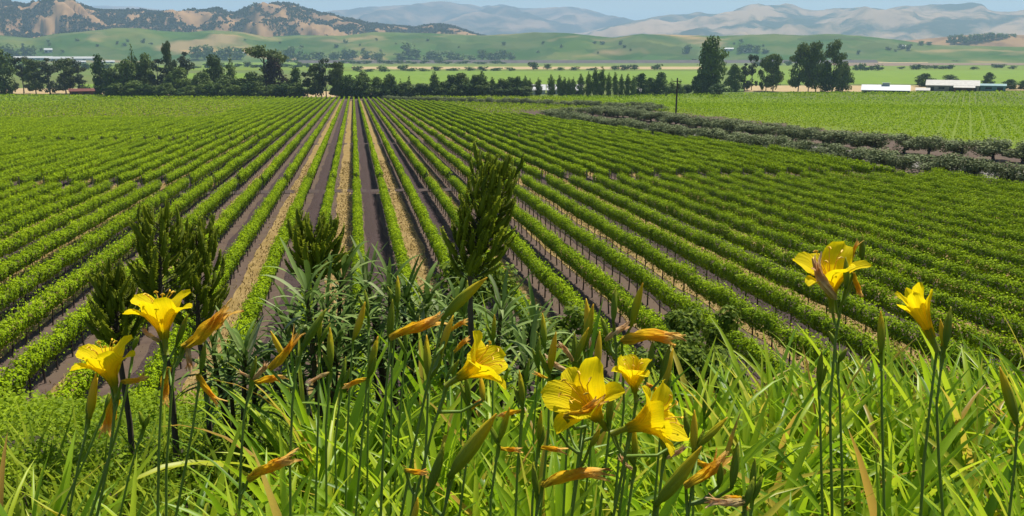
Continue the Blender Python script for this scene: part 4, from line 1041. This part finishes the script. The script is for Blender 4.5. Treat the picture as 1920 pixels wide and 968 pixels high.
stalk(D + .05, [(330, 655), (320, 760), (312, 880), (312, 968)], [('wilt', (343, 648), (449, 572)), ('pale', (352, 640), (364, 700)), ('wilt', (316, 690), (300, 770), .04)], 'stalk with a long orange withered bloom beside the upright yellow flower')
stalk(D - .02, [(208, 722), (216, 770), (205, 860), (182, 968)], [('open', (222, 746), (100, .25, 138), 0, 1.2), ('wilt', (228, 716), (286, 708), -.02), ('wilt', (213, 735), (196, 835), .02), ('pale', (214, 740), (218, 712), .03)], 'leftmost stalk with a tilted open yellow flower')
stalk(D, [(168, 790), (150, 860), (128, 968)], [('yellowbud', (168, 785), (184, 698)), ('bud', (163, 785), (170, 708), .02)], 'stalk with two upright yellow buds left of the tilted flower')
stalk(D + .1, [(250, 655), (240, 720), (222, 800), (182, 930), (170, 968)], [('greenbud', (250, 655), (256, 628))], 'thin bare stalk crossing in front of the tilted flower')
stalk(D + .25, [(196, 772), (165, 850), (110, 968)], [('greenbud', (197, 770), (209, 738))], 'slender stalk with one tiny bud at lower left')
stalk(D + .3, [(268, 800), (240, 900), (225, 968)], [('greenbud', (268, 800), (264, 770)), ('greenbud', (272, 802), (280, 776))], 'slender stalk with a pair of tiny buds, left')
stalk(D + .05, [(376, 700), (362, 800), (330, 968)], [('wilt', (372, 702), (396, 775)), ('greenbud', (376, 700), (386, 640))], 'stalk with a drooping orange bloom right of the upright flower')
stalk(D, [(558, 668), (548, 760), (544, 880), (545, 968)], [('wilt', (505, 690), (580, 630)), ('greenbud', (566, 655), (608, 578)), ('yellowbud', (536, 676), (508, 620), .04)], 'stalk with an orange withered bloom below a slanting green bud')
stalk(D + .04, [(472, 712), (458, 780), (452, 860), (448, 968)], [('pale', (472, 712), (448, 690)), ('pale', (474, 712), (520, 682)), ('wilt', (476, 716), (542, 700), .03), ('greenbud', (470, 712), (484, 668))], 'stalk topped by a cluster of pale withered blooms')
stalk(D + .35, [(662, 638), (656, 720), (650, 850), (648, 968)], [('yellowbud', (662, 638), (692, 568))], 'slender stalk with a single leaning yellow bud')
stalk(D + .02, [(734, 640), (724, 730), (718, 860), (714, 968)], [('wilt', (734, 636), (832, 576)), ('greenbud', (730, 640), (734, 560), .05)], 'stalk ending in a long orange bloom pointing right')
stalk(D - .04, [(832, 600), (806, 700), (778, 830), (752, 968)], [('bud', (830, 598), (908, 512), 0, .15), ('yellowbud', (826, 664), (846, 590), .04), ('wilt', (842, 620), (880, 596), .05)], 'stalk with a large slanting bud before the leafless spike bush')
stalk(D + .08, [(803, 712), (801, 790), (792, 968)], [('bud', (803, 712), (795, 628)), ('greenbud', (806, 712), (838, 650), .04)], 'stalk with an upright plump bud in the middle')
stalk(D - .1, [(842, 718), (812, 800), (790, 890), (770, 968)], [('open', (838, 722), (34, .25, 146), 0, .6), ('wilt', (850, 660), (884, 628), .06), ('greenbud', (836, 720), (856, 672), .03), ('yellowbud', (905, 752), (902, 704), .02)], 'stalk with the yellow flower opening to the right, centre')
stalk(D - .25, [(850, 892), (830, 968)], [('bud', (842, 896), (932, 768), 0, .1), ('greenbud', (800, 930), (838, 832), .0, .1)], 'stalk with two thick buds in the front centre')
stalk(D - .2, [(778, 905), (772, 968)], [('wilt', (760, 882), (812, 888), 0, .5), ('yellowbud', (770, 990), (790, 934))], 'short stalk with a crumpled orange bloom, front centre')
stalk(D, [(456, 905), (446, 968)], [('wilt', (466, 898), (572, 846), 0, .2)], 'low stalk with an orange bloom pointing right, lower left centre')
stalk(D - .12, [(1098, 800), (1085, 880), (1072, 968)], [('open', (1136, 802), (126, .60, 176), 0, .5), ('wilt', (1058, 782), (1142, 744), -.08, .2), ('greenbud', (1040, 800), (1050, 722), -.02), ('greenbud', (1062, 796), (1062, 728), .04), ('bud', (1106, 838), (1128, 806), -.02)], 'stalk with the wide open yellow flower, left of the pair')
stalk(D + .0, [(1196, 742), (1180, 830), (1160, 968)], [('trumpet', (1192, 752), (96, .30, 104), 0, 2.0), ('greenbud', (1216, 700), (1226, 636), .04), ('greenbud', (1238, 712), (1258, 646), .05), ('greenbud', (1184, 710), (1190, 652), .04)], 'stalk with a smaller yellow flower between the two large ones')
stalk(D - .16, [(1180, 806), (1168, 880), (1150, 968)], [('open', (1150, 812), (24, .35, 164), 0, 1.9), ('greenbud', (1140, 800), (1152, 716), .03), ('greenbud', (1290, 820), (1286, 768), .06)], 'stalk with the yellow flower drooping right of the pair')
stalk(D + .1, [(1104, 655), (1098, 740), (1084, 860), (1070, 968)], [('bud', (1094, 656), (1114, 570)), ('yellowbud', (1102, 640), (1107, 560), .02), ('pale', (1074, 678), (1056, 630)), ('bud', (1078, 680), (1098, 612), -.02), ('pale', (1098, 660), (1116, 642), .03)], 'stalk with a cluster of buds left of the tall green bud')
stalk(D + .06, [(1152, 608), (1156, 670), (1146, 780), (1124, 968)], [('greenbud', (1150, 606), (1155, 538)), ('bud', (1184, 612), (1200, 526)), ('pale', (1136, 640), (1184, 598)), ('greenbud', (1142, 640), (1128, 592), .03)], 'stalk with two tall upright buds above the open flowers')
stalk(D + .05, [(1166, 650), (1170, 760), (1150, 968)], [('wilt', (1166, 638), (1290, 628), 0, 0.0)], 'stalk ending in an orange bloom lying level to the right')
stalk(D - .15, [(1016, 912), (1006, 968)], [('wilt', (1018, 910), (1130, 848), 0, .1), ('greenbud', (1008, 930), (996, 868))], 'low stalk with an orange bloom pointing up right, front centre')
stalk(D - .3, [(1232, 946), (1222, 990)], [('bud', (1228, 948), (1320, 838), 0, .1)], 'short stalk with one very large bud in front')
stalk(D - .22, [(1300, 900), (1290, 968)], [('wilt', (1286, 914), (1380, 848), 0, .1), ('bud', (1308, 838), (1366, 784), .05), ('greenbud', (1372, 916), (1389, 828), -.02), ('greenbud', (1348, 912), (1352, 866), 0)], 'stalk with orange bloom and dark green buds, right of centre')
stalk(D - .28, [(1392, 960), (1400, 990)], [('pale', (1396, 938), (1312, 944), 0, .3), ('wilt', (1394, 930), (1400, 966)), ('greenbud', (1396, 952), (1418, 896))], 'low stalk with a pale drooping bloom at the lower right centre')
stalk(D, [(1578, 568), (1566, 640), (1556, 760), (1560, 960)], [('open', (1560, 582), (104, .42, 152), 0, 2.6), ('greenbud', (1586, 540), (1588, 482), -.06), ('wilt', (1596, 490), (1602, 444), .0), ('greenbud', (1616, 490), (1618, 438), .0), ('wilt', (1600, 512), (1624, 560), -.02), ('pale', (1566, 560), (1496, 486), -.05)], 'tall right stalk with the highest open yellow flower')
stalk(D + .1, [(1566, 650), (1574, 740), (1578, 860), (1580, 968)], [('greenbud', (1566, 650), (1562, 620)), ('greenbud', (1572, 680), (1588, 652))], 'thin stalk with small buds below the highest flower')
stalk(D + .05, [(1535, 724), (1538, 800), (1542, 968)], [('greenbud', (1536, 724), (1530, 656)), ('greenbud', (1538, 724), (1544, 682), .02)], 'thin stalk with narrow green buds left of the highest flower')
stalk(D + .05, [(1653, 664), (1653, 760), (1656, 880), (1658, 968)], [('bud', (1652, 664), (1657, 583))], 'straight stalk with one upright bud, right of the highest flower')
stalk(D - .03, [(1756, 658), (1744, 760), (1732, 870), (1726, 968)], [('half', (1757, 656), (118, .15, 150), 0, 1.0)], 'right stalk with a half opened yellow flower')
stalk(D + .0, [(1768, 662), (1756, 760), (1760, 860), (1768, 968)], [('greenbud', (1772, 652), (1786, 574)), ('yellowbud', (1770, 650), (1764, 598), .02), ('wilt', (1766, 650), (1784, 606), .03)], 'right stalk with bud and folded yellow bloom behind the half opened one')
stalk(D + .0, [(1908, 800), (1902, 880), (1892, 968)], [('bud', (1907, 796), (1884, 688))], 'stalk with a plump bud near the right edge')
for i, (x, y, dd) in enumerate(sorted([(1030, 700, .1), (1075, 690, .15), (1118, 700, .2), (1244, 730, .15), (1300, 850, .05), (1245, 850, -.05), (1190, 870, -.1), (980, 760, .1), (935, 830, 0), (1410, 930, 0), (690, 700, .2), (620, 690, .25), (1010, 830, 0), (880, 760, .05)])):
    rg = random.Random(40 + i)
    stalk(D + dd, [(x, y), (x - 8 + rg.uniform(-8, 8), y + 110), (x - 18 + rg.uniform(-14, 14), y + 300)],
          [(rg.choice(('bud', 'greenbud', 'yellowbud')), (x, y), (x + rg.uniform(-10, 22), y - rg.uniform(60, 84))), ('greenbud', (x + 2, y + 8), (x + rg.choice((-1, 1)) * rg.uniform(14, 26), y - rg.uniform(24, 46))), (rg.choice(('wilt', 'pale')), (x - 2, y + 10), (x + rg.choice((-1, 1)) * rg.uniform(30, 60), y + rg.uniform(-20, 34)), .03)],
          f'{ordinal(i + 1)} low stalk from the left with buds and one shrivelled bloom, among the leaves')
# more stalks further back among the leaves
for i, (x, y) in enumerate(sorted([(598, 640), (690, 590), (745, 575), (925, 640), (1010, 690), (1022, 650), (985, 720), (870, 590), (1320, 780), (760, 660), (640, 720)])):
    rg = random.Random(i); dd = 1.75 + .05 * i
    stalk(dd, [(x, y), (x - 6 + rg.uniform(-8, 8), y + 120), (x - 14 + rg.uniform(-14, 14), y + 330)], [('greenbud' if i % 3 else 'bud', (x, y), (x + rg.uniform(-6, 12), y - rg.uniform(46, 66))), ('greenbud', (x + 2, y + 6), (x + rg.choice((-1, 1)) * rg.uniform(12, 24), y - rg.uniform(20, 40)))],
          f'{ordinal(i + 1)} stalk from the left carrying only green buds, behind the front lilies')

# ---------------------------------------------------------------- grey-green shrubs and their dark seed spikes
def lance(L, w, a0, k, seed):
    V = []; F = []; x = z = 0.0; ns = 7
    for i in range(ns + 1):
        s = i / ns; ph = a0 + k * s ** 1.4; hw = w * .5 * max(.03, math.sin(math.pi * (s * .9 + .07)) ** .8)
        n = np.array([-math.cos(ph), 0, math.sin(ph)]); c = np.array([x, .008 * math.sin(seed + 3 * s), z])
        V += [c + np.array([0, -hw, 0]) + n * hw * .35, c, c + np.array([0, hw, 0]) + n * hw * .35]
        x += math.sin(ph) * L / ns; z += math.cos(ph) * L / ns
    for i in range(ns): F += [(3 * i, 3 * i + 1, 3 * i + 4, 3 * i + 3), (3 * i + 1, 3 * i + 2, 3 * i + 5, 3 * i + 4)]
    return mesh('leaf', V, F, M['echleaf'], True)
LANCE = [lance(random.uniform(.13, .21), random.uniform(.013, .020), random.uniform(.0, .3), random.uniform(.3, 1.5), i) for i in range(14)]
def rosette_shrub(px, depth, heads, label):
    b = at(px, 700, depth); b[2] = tz(b[0], b[1])
    rt = root('leafy_shrub', b, label, 'shrub', 'grey green shrubs on the bank'); rg = random.Random(int(px))
    for hx, hy in heads:
        h = at(hx, hy, depth + rg.uniform(-.3, .3)); ax = unit(np.array([(h - b)[0] * .6, (h - b)[1] * .4, .8 + abs(h[2] - b[2])]))
        m = MB(); mid = (h + b) / 2 - b + np.array([0, 0, -.04]); m.tube([(h - b) * .02, mid, h - b], [.014, .010, .007], 6)
        st = inst('stem', m.mesh('stem', M['echstem'], True), rt)
        q = Vector(ax).to_track_quat('Z', 'Y')
        nl = 27
        for i in range(nl):
            f = i / nl; tilt = .15 + 1.5 * f + rg.uniform(-.15, .15); a = i * 2.4 + rg.uniform(-.2, .2)
            o = inst('leaf', LANCE[rg.randrange(14)], st, (h - b) - ax * (.13 * f))
            R = q @ Matrix.Rotation(a, 3, 'Z').to_quaternion() @ Matrix.Rotation(tilt * .8, 3, 'Y').to_quaternion()
            o.rotation_mode = 'QUATERNION'; o.rotation_quaternion = R; s = rg.uniform(.85, 1.15); o.scale = (s, s, s)
    return rt
rosette_shrub(600, 3.1, [(545, 590), (575, 545), (610, 570), (640, 520), (585, 630), (630, 640), (560, 680), (660, 590), (610, 690), (540, 640), (660, 660), (500, 680)], 'left grey green shrub of long narrow leaves behind the lilies')
rosette_shrub(740, 3.3, [(690, 525), (730, 545), (705, 590), (760, 560), (690, 650), (740, 620), (780, 610), (720, 690), (770, 670), (800, 570), (800, 640)], 'middle grey green shrub of long narrow leaves behind the lilies')
rosette_shrub(900, 3.2, [(830, 600), (860, 580), (880, 640), (920, 620), (940, 580), (850, 680), (910, 690), (960, 640), (990, 680), (1010, 650), (1000, 610)], 'right grey green shrub of long narrow leaves behind the lilies')
rosette_shrub(430, 3.2, [(400, 660), (430, 690), (460, 660), (420, 730), (480, 720)], 'small grey green shrub at the left, behind the orange blooms')

def floret_mesh(seed):
    """short curled side twig: a tapering scaly finger with two ranks of small bracts"""
    rng = np.random.default_rng(seed); n = 26; s = np.linspace(.10, 1, n); m = MB()
    cv = rng.uniform(.25, .6); P = lambda q: np.array([q * .95, .05 * math.sin(3 * q + seed), cv * q * q])
    m.tube([P(q) for q in (0, .25, .5, .75, 1)], [.025, .075, .085, .07, .02], 6)
    nf = len(m.f)
    C = np.array([P(q) for q in s]); sd = np.where(np.arange(n) % 2 == 0, 1.0, -1.0)
    N = np.stack([-.5 * np.ones(n), sd * .35, np.full(n, .8)], 1) + rng.normal(0, .25, (n, 3))
    C = C + np.stack([0 * s, sd * .085, .03 + 0 * s], 1)
    V, F = leaf_quads(C, N, .24 * (1.1 - .45 * s), rng, .3, .55)
    m.add(V, F.tolist())
    att = np.concatenate([np.full(nf, .30), np.clip(s * .75 + rng.uniform(-.15, .25, n), 0, 1)])
    return mesh('floret', m.v, m.f, M['floret'], False, att)
FLO = [floret_mesh(i) for i in range(6)]
def spike(depth, base, top, rpx, label, n=150, prof=None, up=.9, floor=True, lenf=1.0):
    b, t_ = at(*base, depth), at(*top, depth); g = b.copy(); g[2] = tz(b[0], b[1])
    rt = root('seed_spike', g, label, 'plant', 'dark seed spikes on the bank'); rg = random.Random(int(base[0] * 7))
    ax = t_ - b; L = np.linalg.norm(ax); ax = ax / L; q = Vector(ax).to_track_quat('Z', 'Y')
    m = MB(); m.tube([(0, 0, -.02), (b - g) * .5 + np.array([.01, 0, 0]), b - g, (b + t_) / 2 - g, t_ - g], [.012, .010, .009, .006, .002], 7)
    inst('stem', m.mesh('stem', M['echstem'], True), rt)
    R0 = rpx / FPX * depth; tw = MB(); q3 = q.to_matrix()
    for i in range(n):
        f = (i + rg.random()) / n; r = R0 * (np.interp(f, *prof) if prof else 1.0)
        a = i * 2.4 + rg.uniform(-.4, .4); u = rg.uniform(.1, 1.0) ** .7
        el = .45 + .5 * up * f + rg.uniform(-.25, .3)
        rad_ = np.array(q3 @ Vector((math.cos(a), math.sin(a), 0))); c0 = b + ax * (L * f * .95); pb = c0 + rad_ * (r * u) + ax * (r * u * .55)
        tw.tube([c0 - g, pb - g], [.0022, .0014], 4, False)
        o = inst('floret', FLO[rg.randrange(6)], rt, pb - g)
        e = Matrix.Rotation(a, 3, 'Z').to_quaternion() @ Matrix.Rotation(-el, 3, 'Y').to_quaternion() @ Matrix.Rotation(rg.uniform(-.6, .6), 3, 'X').to_quaternion()
        o.rotation_mode = 'QUATERNION'; o.rotation_quaternion = q @ e
        s = 46 / FPX * depth * rg.uniform(.75, 1.25) * lenf * (1.1 - .3 * f); o.scale = (s, s, s)
    inst('twigs', tw.mesh('twigs', M['echstem']), rt)['kind'] = 'stuff'
    return rt
spike(2.7, (880, 530), (930, 325), 40, 'tallest dark seed spike rising right of the straw strips', 135, ([0, .12, .45, .8, 1], [.5, 1.0, .95, 1.05, .9]))
spike(2.9, (300, 575), (300, 415), 40, 'broad dark seed spike at the left, above the upright flower', 72, ([0, .3, .7, 1], [.9, 1.0, .95, .7]))
spike(3.1, (372, 620), (368, 440), 38, 'greener feathery seed spike right of the broad dark one', 85, ([0, .3, .7, 1], [1.0, 1.0, .9, .6]))
spike(3.0, (222, 655), (214, 525), 28, 'small dark seed spike left of the broad one', 80, ([0, .3, .7, 1], [1.0, 1.0, .8, .6]))
spike(3.2, (588, 535), (590, 440), 36, 'rounded dark seed spike left of the central straw strip', 85, ([0, .4, .8, 1], [.9, 1.0, .9, .7]))

# ---------------------------------------------------------------- ground cover on the bank
def bank_cover():
    rng = np.random.default_rng(77); n = 210000
    t = 2.4 + rng.random(n) ** 1.2 * 8.5; u = rng.uniform(-1, 1, n) * (t * .72 + .3)
    x = FH[0] * t + RV[0] * u; y = FH[1] * t + RV[1] * u
    px = 960 + FPX * u / t
    g = terrain(x, y)
    lump = np.array([mnoise.fractal(Vector((a * 1.3, b * 1.3, .5)), 1, 2, 3) for a, b in zip(x[::1], y[::1])])
    hh = np.interp(px, [-300, 250, 520, 700, 1000, 1250, 1450, 2200], [.34, .34, .34, .25, .28, .32, .28, .26]) * np.interp(t, [2.4, 3.2, 7, 11], [.5, 1, 1.05, .6])
    top = hh * (.75 + .55 * lump)
    z = g + top * (1 - .45 * rng.random(n) ** 1.6)
    C = np.stack([x, y, z], 1) + rng.normal(0, .02, (n, 3))
    N = rng.normal(0, .55, (n, 3)) + np.array([0, 0, 1.0])
    V, F = leaf_quads(C, N, .019 + .0035 * (t - 3), rng, .2, .7)
    tag(inst('ground_cover', mesh('ground_cover', V, F, M['cover'], False, np.clip(.2 + .5 * rng.random(n) + .5 * lump, 0, 1))), 'small leaved green ground cover over the bank', 'ground cover', None, 'stuff')
bank_cover()
def grass_fill():
    rng = np.random.default_rng(78); n = 5000
    t = 1.0 + rng.random(n) * 2.3; u = rng.uniform(-1, 1, n) * (t * .7 + .25)
    x = FH[0] * t + RV[0] * u; y = FH[1] * t + RV[1] * u; z = terrain(x, y)
    a = rng.uniform(0, 6.28, n); ln = rng.uniform(.12, .34, n); le = rng.uniform(.2, .9, n); w = .0055
    B = np.stack([x, y, z], 1); d = np.stack([np.cos(a), np.sin(a), np.zeros(n)], 1); sd = np.stack([-np.sin(a), np.cos(a), np.zeros(n)], 1) * w
    mid = B + d * (ln * le * .4)[:, None] + np.array([0, 0, 1.0]) * (ln * .6)[:, None]; tip = B + d * (ln * le)[:, None] + np.array([0, 0, 1.0]) * (ln * .9)[:, None]
    V = np.stack([B - sd, B + sd, mid + sd, mid - sd, tip + sd * .1, tip - sd * .1], 1).reshape(-1, 3)
    k = np.arange(n)[:, None] * 6; F = np.concatenate([k + np.array([[0, 1, 2, 3]]), k + np.array([[3, 2, 4, 5]])], 0)
    tag(inst('grass', mesh('grass', V, F, M['blade'], False, rng.random(2 * n))), 'short grass between the daylily clumps', 'grass', None, 'stuff')
grass_fill()
def bank_bush(px, py, depth, w, h, label, n=5000, ls=.035):
    b = at(px, py, depth); b[2] = tz(b[0], b[1]); top = at(px, py, depth)[2] - b[2] + h * .5
    rng = np.random.default_rng(int(px)); rg = random.Random(int(px)); rt = root('bank_bush', b, label, 'bush', 'bushes low on the bank')
    lob = [(rg.gauss(0, .28) * w, rg.gauss(0, .28) * w, top - h * rg.uniform(.1, .9), w * rg.uniform(.16, .28)) for _ in range(16)]
    m = MB()
    for l in lob: m.tube([(0, 0, 0), (l[0] * .4, l[1] * .4, l[2] * .5), l[:3]], [.012, .008, .003], 5)
    inst('stem', m.mesh('stem', M['echstem']), rt)
    L_ = np.array(lob); pk = rng.integers(0, 16, n); d = unit(rng.normal(size=(n, 3)))
    C = L_[pk, :3] + d * (L_[pk, 3] * rng.random(n) ** .4)[:, None]
    V, F = leaf_quads(C, d + np.array([0, 0, .5]) + rng.normal(0, .4, (n, 3)), ls, rng, .2, .6)
    inst('foliage', mesh('foliage', V, F, M['bushleaf'], False, rng.random(n)), rt)
bank_bush(1285, 640, 5.5, .40, .36, 'loose dark bush at the foot of the bank, right of the buds')
bank_bush(1330, 730, 5.0, .55, .4, 'low green bush below the loose dark one', 5000)
bank_bush(1020, 640, 4.6, .4, .4, 'small green bush right of the grey green shrubs', 3500)
bank_bush(860, 560, 5.2, .45, .5, 'bush at the foot of the tallest seed spike', 4000)
# ------------------------------------------------------------------ haze: even air round camera, valley and mountains
mz, nt, out = nmat('haze')
pv = node(nt, 'ShaderNodeVolumePrincipled', Density=0.0001, Anisotropy=0.0)
pv.inputs['Color'].default_value = (0.50, 0.74, 1.0, 1)
nt.links.new(pv.outputs[0], out.inputs['Volume'])
m = MB(); m.box(-24000, 24000, -3000, 27500, -60, 900)
tag(inst('haze', m.mesh('haze', mz)), 'thin blue haze over the valley', 'haze', None, 'stuff')
